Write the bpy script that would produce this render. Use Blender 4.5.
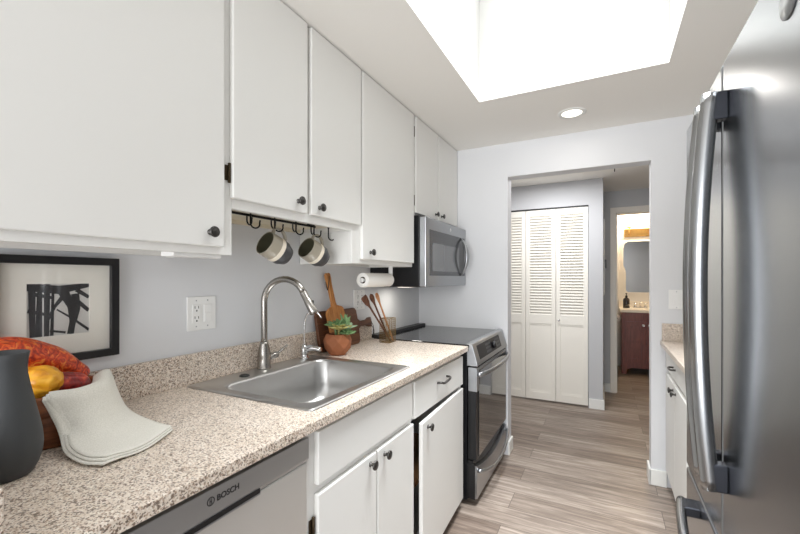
import bpy, bmesh, math, random
from mathutils import Vector, Matrix, Euler
random.seed(7)
S = bpy.context.scene
for o in list(bpy.data.objects):
    bpy.data.objects.remove(o, do_unlink=True)
COL = S.collection
PI = math.pi

# ------------------------------------------------------------------ camera
FPX = 396.9
cd = bpy.data.cameras.new('camera'); cam = bpy.data.objects.new('camera', cd); COL.objects.link(cam)
cam.location = (1.364, 0, 1.30)
cam.rotation_euler = (PI / 2, 0, 0.47917)
cd.sensor_fit = 'HORIZONTAL'; cd.sensor_width = 36.0; cd.lens = FPX / 800 * 36
cd.shift_y = (278.8 - 267) / 800
cd.clip_start = 0.02
S.camera = cam

# ------------------------------------------------------------------ world, light, exposure
w = bpy.data.worlds.new('world'); S.world = w; w.use_nodes = True
bg = w.node_tree.nodes['Background']
bg.inputs[0].default_value = (0.95, 0.97, 1.0, 1); bg.inputs[1].default_value = 1.1

def area(name, loc, rot, sx, sy, power, col=(1, 1, 1), spread=PI):
    l = bpy.data.lights.new(name, 'AREA'); l.shape = 'RECTANGLE'; l.size = sx; l.size_y = sy
    l.energy = power; l.color = col; l.spread = spread
    o = bpy.data.objects.new(name, l); COL.objects.link(o); o.location = loc; o.rotation_euler = rot
    return o

area('skylight_daylight', (1.18, 1.52, 3.22), (0, 0, 0), 0.8, 1.2, 22, (0.94, 0.975, 1.0), 1.4)
area('rear_fill_light', (1.3, -4.2, 1.1), (PI / 2 + 0.12, 0, 0), 3.6, 2.4, 150, (0.96, 0.98, 1.0))  # added fill light behind the camera, no window is modelled there
area('hall_fill_light', (0.9, 3.75, 2.27), (0, 0, 0), 0.5, 0.4, 12, (0.98, 0.98, 1.0))  # unseen lamp without a fixture, added to brighten the hall
S.view_settings.view_transform = 'Standard'
S.view_settings.look = 'None'
S.view_settings.exposure = 0.6
S.view_settings.gamma = 1.0
S.view_settings.use_curve_mapping = False

# ------------------------------------------------------------------ materials
def s2l(c):
    return tuple(((x / 255) / 12.92 if x / 255 <= 0.04045 else ((x / 255 + 0.055) / 1.055) ** 2.4) for x in c)

def mat(name, rgb, rough=0.5, metal=0.0, spec=0.5, aniso=0.0, arot=0.0, emit=None, estr=0.0, bump=None, coat=0.0, trans=0.0):
    m = bpy.data.materials.new(name); m.use_nodes = True
    nt = m.node_tree; b = nt.nodes['Principled BSDF']
    b.inputs['Base Color'].default_value = (*s2l(rgb), 1)
    b.inputs['Roughness'].default_value = rough; b.inputs['Metallic'].default_value = metal
    b.inputs['Specular IOR Level'].default_value = spec
    b.inputs['Anisotropic'].default_value = aniso; b.inputs['Anisotropic Rotation'].default_value = arot
    b.inputs['Coat Weight'].default_value = coat
    b.inputs['Transmission Weight'].default_value = trans
    if emit:
        b.inputs['Emission Color'].default_value = (*s2l(emit), 1); b.inputs['Emission Strength'].default_value = estr
    if bump:
        sc, st = bump[0], bump[1]
        tc = nt.nodes.new('ShaderNodeTexCoord'); mp = nt.nodes.new('ShaderNodeMapping')
        if len(bump) > 2: mp.inputs['Scale'].default_value = bump[2]
        nz = nt.nodes.new('ShaderNodeTexNoise'); nz.inputs['Scale'].default_value = sc; nz.inputs['Detail'].default_value = 4
        bp = nt.nodes.new('ShaderNodeBump'); bp.inputs['Strength'].default_value = st; bp.inputs['Distance'].default_value = 0.002
        nt.links.new(tc.outputs['Object'], mp.inputs['Vector']); nt.links.new(mp.outputs[0], nz.inputs['Vector'])
        nt.links.new(nz.outputs['Fac'], bp.inputs['Height']); nt.links.new(bp.outputs[0], b.inputs['Normal'])
    return m

def N(nt, t, **kw):
    n = nt.nodes.new(t)
    for k, v in kw.items():
        if k.startswith('i_'):
            n.inputs[k[2:].replace('_', ' ')].default_value = v
        else:
            setattr(n, k, v)
    return n

def ramp(nt, stops, interp='LINEAR'):
    r = nt.nodes.new('ShaderNodeValToRGB'); r.color_ramp.interpolation = interp
    e = r.color_ramp.elements
    while len(e) < len(stops): e.new(0.5)
    for k, (p, c) in enumerate(stops):
        e[k].position = p; e[k].color = (*s2l(c), 1)
    return r

M = {}
M['cab'] = mat('white_cabinet_paint', (230, 229, 225), 0.42, bump=(60, 0.05))
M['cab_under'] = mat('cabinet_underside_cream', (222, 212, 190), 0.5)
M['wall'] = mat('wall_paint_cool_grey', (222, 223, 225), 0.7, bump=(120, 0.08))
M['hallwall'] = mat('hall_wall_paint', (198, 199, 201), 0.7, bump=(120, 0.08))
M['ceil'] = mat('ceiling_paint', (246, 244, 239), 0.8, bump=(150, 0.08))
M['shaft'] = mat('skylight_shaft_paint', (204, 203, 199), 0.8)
M['trim'] = mat('white_trim_paint', (240, 240, 236), 0.4)
M['casing'] = mat('cream_casing_paint', (238, 232, 222), 0.45)
M['bathwall'] = mat('bath_wall_paint', (235, 230, 222), 0.7)
M['louver'] = mat('louver_door_paint', (240, 236, 226), 0.45)
M['black_metal'] = mat('black_iron', (24, 24, 26), 0.4, 0.6)
M['pewter'] = mat('dark_pewter', (84, 82, 80), 0.3, 0.9)
M['bronze'] = mat('aged_bronze', (70, 58, 42), 0.4, 0.8)
M['nickel'] = mat('brushed_nickel', (158, 154, 148), 0.27, 1.0, aniso=0.4)
M['chrome'] = mat('polished_chrome', (215, 215, 215), 0.07, 1.0)
M['steel'] = mat('stainless_steel', (172, 174, 177), 0.32, 1.0, aniso=0.3)
M['sink_steel'] = mat('satin_sink_steel', (200, 199, 197), 0.33, 1.0, bump=(40, 0.04, (1, 12, 1)))
M['fridge_steel'] = mat('brushed_fridge_steel', (150, 153, 157), 0.24, 1.0, aniso=0.7, arot=0.25, bump=(8, 0.02, (1, 1, 90)))
M['fridge_handle'] = mat('polished_handle_steel', (160, 161, 162), 0.2, 1.0)
M['dish_steel'] = mat('dishwasher_steel', (222, 221, 218), 0.5, 0.8, aniso=0.4)
M['dish_fascia'] = mat('dishwasher_dark_fascia', (176, 176, 176), 0.45, 0.85)
M['fridge_side'] = mat('fridge_grey_side', (92, 93, 95), 0.5, 0.3)
M['blackglass'] = mat('black_oven_glass', (14, 14, 15), 0.06, 0.0, 0.9, coat=0.6)
M['display'] = mat('dark_display_panel', (26, 26, 28), 0.42, 0.0, 0.3)
M['cooktop'] = mat('grey_black_ceramic_glass', (34, 34, 36), 0.12, 0.0, 0.6, coat=0.15)
M['blackplastic'] = mat('black_plastic', (20, 20, 22), 0.35)
M['blackpaint'] = mat('black_enamel', (16, 17, 20), 0.3)
M['darkgap'] = mat('dark_recess', (14, 13, 12), 0.8)
M['mw_grey'] = mat('microwave_grey_glass', (120, 121, 123), 0.14, 0.5, 0.8)
M['mw_frame'] = mat('microwave_dark_border', (74, 75, 78), 0.2, 0.6, 0.8)
M['plate'] = mat('white_plastic_plate', (240, 240, 238), 0.3)
M['socket'] = mat('socket_dark', (40, 38, 36), 0.6)
M['vase'] = mat('matte_charcoal_ceramic', (58, 60, 62), 0.55, bump=(25, 0.12))
M['paper'] = mat('white_paper_towel', (245, 243, 238), 0.9, bump=(180, 0.4))
M['card'] = mat('brown_cardboard', (70, 46, 32), 0.9)
M['frame_black'] = mat('black_picture_frame', (20, 20, 22), 0.35)
M['mat_board'] = mat('ivory_mat_board', (238, 235, 225), 0.8)
M['print_white'] = mat('print_pale_grey', (205, 203, 198), 0.7)
M['print_black'] = mat('print_charcoal', (40, 39, 40), 0.7, bump=(90, 0.3))
M['terracotta'] = mat('terracotta_clay', (154, 94, 60), 0.75, bump=(140, 0.3))
M['soil'] = mat('potting_soil', (50, 36, 26), 0.95)
M['leaf'] = mat('succulent_green', (110, 142, 92), 0.5)
M['leaf2'] = mat('succulent_yellow_green', (158, 150, 88), 0.5)
M['leaf3'] = mat('succulent_grey_green', (150, 172, 140), 0.5)
M['brass'] = mat('brass_wire', (146, 120, 78), 0.35, 0.9)
M['gold'] = mat('polished_brass', (190, 150, 88), 0.25, 0.9)
M['mug_glaze'] = mat('taupe_mug_glaze', (164, 156, 140), 0.3, coat=0.3)
M['mug_inner'] = mat('dark_olive_mug_glaze', (86, 84, 66), 0.35)
M['mug_band'] = mat('cream_mug_band', (232, 222, 204), 0.4)
M['mug_base'] = mat('charcoal_mug_glaze', (66, 66, 68), 0.4)
M['leather'] = mat('dark_leather_cord', (44, 32, 26), 0.7)
M['mirror'] = mat('mirror_glass', (225, 228, 230), 0.02, 1.0)
M['counter_white'] = mat('vanity_top_cultured_marble', (238, 228, 212), 0.3)
M['bottle'] = mat('dark_amber_bottle', (32, 24, 26), 0.15, coat=0.5)
M['lamp'] = mat('recessed_lamp_glow', (255, 250, 240), 0.5, emit=(255, 247, 232), estr=2.0)
M['hood_lamp'] = mat('hood_lamp_glow', (255, 250, 240), 0.5, emit=(255, 244, 226), estr=1.2)
M['bulb'] = mat('warm_bulb_glow', (255, 230, 180), 0.5, emit=(255, 214, 150), estr=5.0)
M['dark_mount'] = mat('dark_handle_mount', (70, 72, 78), 0.2, 0.9)
M['badge'] = mat('round_grey_badge', (150, 152, 154), 0.3, 0.8)
M['logo_black'] = mat('logo_black_print', (28, 28, 30), 0.5)
M['orange_box'] = mat('orange_packet', (196, 128, 62), 0.7)
M['rubber'] = mat('rubber_cap', (40, 42, 38), 0.6)

def glass_mat(name='clear_shade_glass', col=(0.97, 0.95, 0.9, 1), f=0.12):
    m = bpy.data.materials.new(name); m.use_nodes = True; nt = m.node_tree
    out = nt.nodes['Material Output']; nt.nodes.remove(nt.nodes['Principled BSDF'])
    t = N(nt, 'ShaderNodeBsdfTransparent'); g = N(nt, 'ShaderNodeBsdfGlossy'); g.inputs['Roughness'].default_value = 0.05
    t.inputs[0].default_value = col
    mx = N(nt, 'ShaderNodeMixShader'); mx.inputs[0].default_value = f
    nt.links.new(t.outputs[0], mx.inputs[1]); nt.links.new(g.outputs[0], mx.inputs[2]); nt.links.new(mx.outputs[0], out.inputs[0])
    return m
M['glass'] = glass_mat()
M['pane'] = glass_mat('clear_window_glass', (0.99, 0.99, 0.99, 1), 0.05)

def speckle_mat(name, base, dark, mid, light):
    m = bpy.data.materials.new(name); m.use_nodes = True; nt = m.node_tree; b = nt.nodes['Principled BSDF']
    tc = N(nt, 'ShaderNodeTexCoord')
    nz = N(nt, 'ShaderNodeTexNoise', i_Scale=14.0, i_Detail=3.0)
    rb = ramp(nt, [(0.3, base[0]), (0.7, base[1])])
    nt.links.new(tc.outputs['Object'], nz.inputs['Vector']); nt.links.new(nz.outputs['Fac'], rb.inputs[0])
    prev = rb.outputs[0]
    for sc, frac, col, seed in ((330, 0.22, light, 0.0), (340, 0.22, mid, 3.1), (400, 0.16, dark, 7.7), (230, 0.07, dark, 11.3)):
        mp = N(nt, 'ShaderNodeMapping'); mp.inputs['Location'].default_value = (seed, seed * .7, seed * 1.3)
        v = N(nt, 'ShaderNodeTexVoronoi', i_Scale=sc)
        nt.links.new(tc.outputs['Object'], mp.inputs['Vector']); nt.links.new(mp.outputs[0], v.inputs['Vector'])
        sep = N(nt, 'ShaderNodeSeparateColor'); nt.links.new(v.outputs['Color'], sep.inputs[0])
        lt = N(nt, 'ShaderNodeMath', operation='LESS_THAN'); lt.inputs[1].default_value = frac
        nt.links.new(sep.outputs[0], lt.inputs[0])
        mx = N(nt, 'ShaderNodeMix', data_type='RGBA'); mx.inputs[7].default_value = (*s2l(col), 1)
        ml = N(nt, 'ShaderNodeMath', operation='MULTIPLY'); ml.inputs[1].default_value = 0.8
        nt.links.new(lt.outputs[0], ml.inputs[0]); nt.links.new(ml.outputs[0], mx.inputs[0])
        nt.links.new(prev, mx.inputs[6]); prev = mx.outputs[2]
    nt.links.new(prev, b.inputs['Base Color']); b.inputs['Roughness'].default_value = 0.32
    return m
M['counter'] = speckle_mat('speckled_beige_countertop', ((214, 200, 184), (225, 212, 198)), (98, 80, 66), (168, 143, 122), (236, 228, 217))

def wood_mat(name, c1, c2, c3, scale=(1, 1, 1), sc=9.0, rough=0.5):
    m = bpy.data.materials.new(name); m.use_nodes = True; nt = m.node_tree; b = nt.nodes['Principled BSDF']
    tc = N(nt, 'ShaderNodeTexCoord'); mp = N(nt, 'ShaderNodeMapping'); mp.inputs['Scale'].default_value = scale
    nz = N(nt, 'ShaderNodeTexNoise', i_Scale=sc, i_Detail=6.0, i_Roughness=0.65, i_Distortion=0.6)
    r = ramp(nt, [(0.3, c1), (0.5, c2), (0.72, c3)])
    nt.links.new(tc.outputs['Object'], mp.inputs[0]); nt.links.new(mp.outputs[0], nz.inputs['Vector'])
    nt.links.new(nz.outputs['Fac'], r.inputs[0]); nt.links.new(r.outputs[0], b.inputs['Base Color'])
    b.inputs['Roughness'].default_value = rough
    return m
M['bowl_wood'] = wood_mat('warm_walnut_bowl', (92, 50, 28), (128, 74, 42), (152, 94, 56), (6, 6, 40), 2.0, 0.45)
M['board_dark'] = wood_mat('dark_walnut_board', (66, 40, 26), (96, 58, 36), (124, 80, 50), (30, 1.5, 30), 3.0)
M['board_light'] = wood_mat('honey_acacia_board', (148, 90, 42), (180, 118, 60), (206, 148, 86), (40, 40, 3), 2.0)
M['spoon_dark'] = wood_mat('dark_spoon_wood', (70, 40, 28), (98, 60, 40), (120, 76, 50), (40, 40, 4), 2.0)
M['spoon_light'] = wood_mat('light_spoon_wood', (150, 98, 62), (182, 126, 82), (200, 148, 104), (40, 40, 4), 2.0)
M['vanity'] = wood_mat('mahogany_vanity', (92, 46, 40), (116, 60, 52), (132, 74, 62), (30, 30, 3), 2.0, 0.4)
M['shelf_wood'] = wood_mat('shelf_board', (120, 84, 54), (150, 108, 70), (166, 124, 84))

def pod_mat(name, a, b_, c, sc=16):
    m = bpy.data.materials.new(name); m.use_nodes = True; nt = m.node_tree; b = nt.nodes['Principled BSDF']
    tc = N(nt, 'ShaderNodeTexCoord'); mp = N(nt, 'ShaderNodeMapping'); mp.inputs['Scale'].default_value = (1, 1, 1)
    nz = N(nt, 'ShaderNodeTexNoise', i_Scale=sc, i_Detail=6.0, i_Roughness=0.6, i_Distortion=1.5)
    r = ramp(nt, [(0.36, a), (0.52, b_), (0.68, c)])
    nt.links.new(tc.outputs['Object'], mp.inputs[0]); nt.links.new(mp.outputs[0], nz.inputs['Vector'])
    nt.links.new(nz.outputs['Fac'], r.inputs[0]); nt.links.new(r.outputs[0], b.inputs['Base Color'])
    b.inputs['Roughness'].default_value = 0.35
    bp = N(nt, 'ShaderNodeBump', i_Strength=0.5, i_Distance=0.004); nt.links.new(nz.outputs['Fac'], bp.inputs['Height'])
    nt.links.new(bp.outputs[0], b.inputs['Normal'])
    return m
M['pod_red'] = pod_mat('orange_red_pod_skin', (140, 24, 14), (226, 76, 26), (246, 160, 70), 50)
M['pod_crimson'] = pod_mat('crimson_pod_skin', (84, 16, 18), (152, 34, 26), (205, 84, 50), 30)
M['pod_yellow'] = pod_mat('yellow_pod_skin', (196, 120, 20), (226, 160, 36), (240, 186, 70), 14)

def linen():
    m = bpy.data.materials.new('natural_linen'); m.use_nodes = True; nt = m.node_tree; b = nt.nodes['Principled BSDF']
    tc = N(nt, 'ShaderNodeTexCoord')
    nz = N(nt, 'ShaderNodeTexNoise', i_Scale=420.0, i_Detail=3.0)
    r = ramp(nt, [(0.3, (208, 205, 194)), (0.7, (228, 225, 216))])
    nt.links.new(tc.outputs['Object'], nz.inputs['Vector']); nt.links.new(nz.outputs['Fac'], r.inputs[0])
    nt.links.new(r.outputs[0], b.inputs['Base Color']); b.inputs['Roughness'].default_value = 0.95
    bp = N(nt, 'ShaderNodeBump', i_Strength=0.35, i_Distance=0.001); nt.links.new(nz.outputs['Fac'], bp.inputs['Height'])
    nt.links.new(bp.outputs[0], b.inputs['Normal'])
    return m
M['linen'] = linen()
M['linen_hem'] = mat('linen_hem_stitching', (196, 188, 170), 0.95)

def floor_mat():
    m = bpy.data.materials.new('grey_brown_vinyl_planks'); m.use_nodes = True; nt = m.node_tree; b = nt.nodes['Principled BSDF']
    tc = N(nt, 'ShaderNodeTexCoord')
    br = N(nt, 'ShaderNodeTexBrick'); br.offset = 0.37; br.squash = 1.0
    br.inputs['Scale'].default_value = 1.0; br.inputs['Brick Width'].default_value = 1.22; br.inputs['Row Height'].default_value = 0.178
    br.inputs['Mortar Size'].default_value = 0.0016; br.inputs['Mortar Smooth'].default_value = 0.3; br.inputs['Bias'].default_value = 0.0
    br.inputs['Color1'].default_value = (0, 0, 0, 1); br.inputs['Color2'].default_value = (1, 1, 1, 1); br.inputs['Mortar'].default_value = (0.5, 0.5, 0.5, 1)
    mpb = N(nt, 'ShaderNodeMapping'); mpb.inputs['Location'].default_value = (0.35, 0.03, 0)
    nt.links.new(tc.outputs['Object'], mpb.inputs[0]); nt.links.new(mpb.outputs[0], br.inputs['Vector'])
    # per-plank offset of the grain
    add = N(nt, 'ShaderNodeVectorMath', operation='MULTIPLY_ADD')
    cmb = N(nt, 'ShaderNodeCombineXYZ')
    nt.links.new(br.outputs['Color'], cmb.inputs[2]); nt.links.new(br.outputs['Color'], cmb.inputs[0])
    add.inputs[1].default_value = (7, 7, 7); nt.links.new(cmb.outputs[0], add.inputs[0]); nt.links.new(tc.outputs['Object'], add.inputs[2])
    mp = N(nt, 'ShaderNodeMapping'); mp.inputs['Scale'].default_value = (2.0, 26, 2)
    nt.links.new(add.outputs[0], mp.inputs[0])
    nz = N(nt, 'ShaderNodeTexNoise', i_Scale=1.6, i_Detail=7.0, i_Roughness=0.68, i_Distortion=0.5); nt.links.new(mp.outputs[0], nz.inputs['Vector'])
    r = ramp(nt, [(0.28, (100, 91, 85)), (0.5, (146, 138, 131)), (0.72, (188, 181, 174))])
    nt.links.new(nz.outputs['Fac'], r.inputs[0])
    r2 = ramp(nt, [(0.0, (168, 158, 151)), (0.5, (188, 181, 175)), (1.0, (212, 206, 201))])
    nt.links.new(br.outputs['Color'], r2.inputs[0])
    mul = N(nt, 'ShaderNodeMix', data_type='RGBA', blend_type='MULTIPLY'); mul.inputs[0].default_value = 1.0
    nt.links.new(r.outputs[0], mul.inputs[6]); nt.links.new(r2.outputs[0], mul.inputs[7])
    br2 = N(nt, 'ShaderNodeMix', data_type='RGBA', blend_type='MULTIPLY'); br2.inputs[0].default_value = 1.0
    nt.links.new(mul.outputs[2], br2.inputs[6]); br2.inputs[7].default_value = (1.75, 1.72, 1.70, 1)
    mort = N(nt, 'ShaderNodeMix', data_type='RGBA'); mort.inputs[7].default_value = (*s2l((84, 74, 66)), 1)
    nt.links.new(br.outputs['Fac'], mort.inputs[0]); nt.links.new(br2.outputs[2], mort.inputs[6])
    nt.links.new(mort.outputs[2], b.inputs['Base Color'])
    b.inputs['Roughness'].default_value = 0.42
    bp = N(nt, 'ShaderNodeBump', i_Strength=0.15, i_Distance=0.001); nt.links.new(nz.outputs['Fac'], bp.inputs['Height'])
    nt.links.new(bp.outputs[0], b.inputs['Normal'])
    return m
M['floor'] = floor_mat()

# ------------------------------------------------------------------ mesh helpers
class MB:
    """collects shapes in world (or local) space and links them as one mesh object"""
    def __init__(self): self.bm = bmesh.new(); self.mi = 0
    def _new(self, geom_faces):
        for f in geom_faces: f.material_index = self.mi
    def box(self, x0, x1, y0, y1, z0, z1, bev=0.0, seg=2, mtx=None):
        t = bmesh.new()
        vs = [t.verts.new((x, y, z)) for x in (x0, x1) for y in (y0, y1) for z in (z0, z1)]
        for q in ((0, 1, 3, 2), (4, 6, 7, 5), (0, 4, 5, 1), (2, 3, 7, 6), (0, 2, 6, 4), (1, 5, 7, 3)):
            t.faces.new([vs[k] for k in q])
        bmesh.ops.recalc_face_normals(t, faces=t.faces)
        if bev > 0:
            bmesh.ops.bevel(t, geom=list(t.edges), offset=bev, segments=seg, profile=0.5, affect='EDGES')
        return self.merge(t, mtx)
    def merge(self, t, mtx=None):
        if mtx is not None: bmesh.ops.transform(t, matrix=mtx, verts=t.verts)
        mp = {}
        for v in t.verts: mp[v] = self.bm.verts.new(v.co)
        for f in t.faces:
            try:
                nf = self.bm.faces.new([mp[v] for v in f.verts]); nf.material_index = self.mi; nf.smooth = f.smooth
            except ValueError: pass
        t.free(); return self
    def prism(self, poly, axis, a, b, bev=0.0, seg=2, mtx=None):
        """poly: 2D points in the two other axes (order x,y,z without axis)"""
        t = bmesh.new()
        def mk(p, c):
            return {'x': (c, p[0], p[1]), 'y': (p[0], c, p[1]), 'z': (p[0], p[1], c)}[axis]
        va = [t.verts.new(mk(p, a)) for p in poly]; vb = [t.verts.new(mk(p, b)) for p in poly]
        n = len(poly)
        t.faces.new(va); t.faces.new(vb[::-1])
        for k in range(n): t.faces.new((va[k], vb[k], vb[(k + 1) % n], va[(k + 1) % n]))
        bmesh.ops.recalc_face_normals(t, faces=t.faces)
        if bev > 0: bmesh.ops.bevel(t, geom=list(t.edges), offset=bev, segments=seg, profile=0.5, affect='EDGES')
        return self.merge(t, mtx)
    def lathe(self, prof, origin=(0, 0, 0), axis=(0, 0, 1), n=32, mats=None, ridge=0.0, lobes=0):
        """prof: (radius, t) along axis; a radius of 0 closes the surface"""
        ax = Vector(axis).normalized(); q = Vector((0, 0, 1)).rotation_difference(ax).to_matrix()
        O = Vector(origin); rings = []
        for r, h in prof:
            if r <= 1e-6: rings.append([self.bm.verts.new(O + q @ Vector((0, 0, h)))])
            else:
                rr = [r * (1 + ridge * math.cos(lobes * 2 * PI * k / n)) for k in range(n)]
                rings.append([self.bm.verts.new(O + q @ Vector((rr[k] * math.cos(2 * PI * k / n), rr[k] * math.sin(2 * PI * k / n), h))) for k in range(n)])
        for j in range(len(rings) - 1):
            A, B = rings[j], rings[j + 1]
            for k in range(n):
                k2 = (k + 1) % n
                if len(A) == 1 and len(B) == 1: continue
                if len(A) == 1: vs = (A[0], B[k], B[k2])
                elif len(B) == 1: vs = (A[k], A[k2], B[0])
                else: vs = (A[k], A[k2], B[k2], B[k])
                f = self.bm.faces.new(vs); f.smooth = True
                f.material_index = mats[j] if mats else self.mi
        return self
    def loft(self, rings, cap0=False, cap1=False, closed=True, smooth=True):
        R = [[self.bm.verts.new(p) for p in r] for r in rings]; n = len(R[0])
        for j in range(len(R) - 1):
            for k in range(n if closed else n - 1):
                k2 = (k + 1) % n
                f = self.bm.faces.new((R[j][k], R[j][k2], R[j + 1][k2], R[j + 1][k])); f.smooth = smooth; f.material_index = self.mi
        if cap0: f = self.bm.faces.new(R[0][::-1]); f.material_index = self.mi
        if cap1: f = self.bm.faces.new(R[-1]); f.material_index = self.mi
        return self
    def tube(self, pts, rad, n=12, caps=True, flat=None, up=None):
        """tube through points; rad number or list; flat=(a,b) scales the cross-section axes"""
        P = [Vector(p) for p in pts]
        R = rad if isinstance(rad, (list, tuple)) else [rad] * len(P)
        T = []
        for k in range(len(P)):
            d = (P[min(k + 1, len(P) - 1)] - P[max(k - 1, 0)]).normalized(); T.append(d)
        u = Vector(up) if up else (Vector((0, 0, 1)) if abs(T[0].z) < 0.9 else Vector((1, 0, 0)))
        rings = []
        for k in range(len(P)):
            u = (u - T[k] * u.dot(T[k])).normalized(); v = T[k].cross(u)
            a, b = flat if flat else (1, 1)
            rings.append([P[k] + u * (math.cos(2 * PI * i / n) * R[k] * a) + v * (math.sin(2 * PI * i / n) * R[k] * b) for i in range(n)])
        return self.loft(rings, caps, caps)
    def slab(self, xs, ys, skip, z0, z1, perm='xyz'):
        """grid slab with holes; perm maps (a, b, thickness) onto x, y, z"""
        def pt(a, b, c):
            d = dict(zip(perm, (a, b, c))); return (d['x'], d['y'], d['z'])
        C = {(i, j) for i in range(len(xs) - 1) for j in range(len(ys) - 1)} - set(skip)
        cache = {}
        def V(i, j, k):
            if (i, j, k) not in cache: cache[(i, j, k)] = self.bm.verts.new(pt(xs[i], ys[j], (z0, z1)[k]))
            return cache[(i, j, k)]
        fs = []
        for (i, j) in C:
            fs.append(self.bm.faces.new((V(i, j, 1), V(i + 1, j, 1), V(i + 1, j + 1, 1), V(i, j + 1, 1))))
            fs.append(self.bm.faces.new((V(i, j, 0), V(i, j + 1, 0), V(i + 1, j + 1, 0), V(i + 1, j, 0))))
            for di, dj, e in ((-1, 0, ((i, j + 1), (i, j))), (1, 0, ((i + 1, j), (i + 1, j + 1))), (0, -1, ((i, j), (i + 1, j))), (0, 1, ((i + 1, j + 1), (i, j + 1)))):
                if (i + di, j + dj) not in C:
                    (a, b), (c, d) = e
                    fs.append(self.bm.faces.new((V(a, b, 0), V(c, d, 0), V(c, d, 1), V(a, b, 1))))
        for f in fs: f.material_index = self.mi
        bmesh.ops.recalc_face_normals(self.bm, faces=fs)
        return self
    def build(self, name, mats, parent=None, origin=None, smooth=None, local=False, subsurf=0, bevel=0.0, solid=0.0, rec=True):
        if not isinstance(mats, (list, tuple)): mats = [mats]
        root = parent
        off = Vector((0, 0, 0))
        if parent is not None and not local:
            p = parent
            while p is not None: off += p.location; p = p.parent
        elif origin is not None: off = Vector(origin)
        if off.length > 0: bmesh.ops.translate(self.bm, vec=-off, verts=self.bm.verts)
        if rec: bmesh.ops.recalc_face_normals(self.bm, faces=self.bm.faces)
        me = bpy.data.meshes.new(name); 
        if smooth is not None:
            for f in self.bm.faces: f.smooth = smooth
        self.bm.to_mesh(me); self.bm.free()
        for m in mats: me.materials.append(m)
        o = bpy.data.objects.new(name, me); COL.objects.link(o)
        if parent is not None: o.parent = parent
        elif origin is not None: o.location = off
        if solid: md = o.modifiers.new('thickness', 'SOLIDIFY'); md.thickness = solid; md.offset = 0
        if bevel: md = o.modifiers.new('bevel', 'BEVEL'); md.width = bevel; md.segments = 2; md.limit_method = 'ANGLE'
        if subsurf: md = o.modifiers.new('subdivision', 'SUBSURF'); md.levels = subsurf; md.render_levels = subsurf
        return o

def tag(o, label, cat, group=None, kind=None):
    o['label'] = label; o['category'] = cat
    if group: o['group'] = group
    if kind: o['kind'] = kind
    return o
def thing(name, label, cat, loc=(0, 0, 0), group=None):
    o = bpy.data.objects.new(name, None); COL.objects.link(o); o.location = loc; o.empty_display_size = 0.05
    return tag(o, label, cat, group)
def struct(o, label=None):
    o['kind'] = 'structure'
    if label: o['label'] = label
    return o
def rrect(x0, x1, y0, y1, r, z, n=6):
    pts = []
    for cx, cy, a0 in ((x1 - r, y1 - r, 0), (x0 + r, y1 - r, 90), (x0 + r, y0 + r, 180), (x1 - r, y0 + r, 270)):
        for k in range(n + 1):
            a = math.radians(a0 + 90 * k / n); pts.append((cx + r * math.cos(a), cy + r * math.sin(a), z))
    return pts
def smooth_path(pts, n=8):
    """Catmull-Rom through the points"""
    P = [Vector(p) for p in pts]; P = [P[0] * 2 - P[1]] + P + [P[-1] * 2 - P[-2]]; out = []
    for k in range(1, len(P) - 2):
        a, b, c, d = P[k - 1], P[k], P[k + 1], P[k + 2]
        for j in range(n):
            t = j / n
            out.append(0.5 * ((2 * b) + (-a + c) * t + (2 * a - 5 * b + 4 * c - d) * t * t + (-a + 3 * b - 3 * c + d) * t ** 3))
    out.append(P[-2]); return out
def text_mesh(s, size, name, m, parent, loc, rot, depth=0.0004):
    c = bpy.data.curves.new(name, 'FONT'); c.body = s; c.size = size; c.extrude = depth; c.align_x = 'LEFT'; c.offset = size * 0.018
    o = bpy.data.objects.new(name, c); COL.objects.link(o)
    bpy.context.view_layer.update()
    me = bpy.data.meshes.new_from_object(o.evaluated_get(bpy.context.evaluated_depsgraph_get()))
    bpy.data.objects.remove(o, do_unlink=True)
    me.materials.clear(); me.materials.append(m)
    o = bpy.data.objects.new(name, me); COL.objects.link(o); o.parent = parent
    off = Vector((0, 0, 0)); p = parent
    while p is not None: off += p.location; p = p.parent
    o.location = Vector(loc) - off; o.rotation_euler = rot
    return o

# ------------------------------------------------------------------ room shell
YB, YB2 = 2.964, 3.08          # kitchen end wall, front and back face
ZC = 2.30
XR = 2.34                      # right kitchen wall
YC = 4.42                      # closet wall
YF = 5.15                      # far hall wall
XH0, XH1 = -0.6, 3.2
b = MB(); b.box(-0.7, 3.4, -1.4, 7.0, -0.1, 0.0); struct(b.build('floor', M['floor']), 'grey brown wood plank floor running into the hall')
b = MB(); b.slab([-0.7, 0.726, 1.622, 3.4], [-1.4, 0.95, 2.20, 7.0], [(1, 1)], ZC, ZC + 0.12); struct(b.build('ceiling', M['ceil']), 'flat off white ceiling with a skylight opening')
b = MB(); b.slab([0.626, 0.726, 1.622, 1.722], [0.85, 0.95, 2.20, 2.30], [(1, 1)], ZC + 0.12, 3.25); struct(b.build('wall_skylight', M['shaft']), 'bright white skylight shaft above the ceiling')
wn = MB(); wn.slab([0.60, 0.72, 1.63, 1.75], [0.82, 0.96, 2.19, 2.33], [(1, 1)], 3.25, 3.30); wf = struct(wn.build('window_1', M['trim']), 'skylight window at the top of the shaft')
g = MB(); g.box(0.72, 1.63, 0.96, 2.19, 3.27, 3.276); g.build('pane', M['pane'], wf)
b = MB(); b.box(-0.12, 0.0, -1.4, YB, 0, ZC); struct(b.build('wall_left', M['wall']), 'pale cool grey wall behind the counter')
b = MB(); b.box(XR, XR + 0.12, -1.4, YB, 0, ZC); struct(b.build('wall_right', M['wall']))
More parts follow.
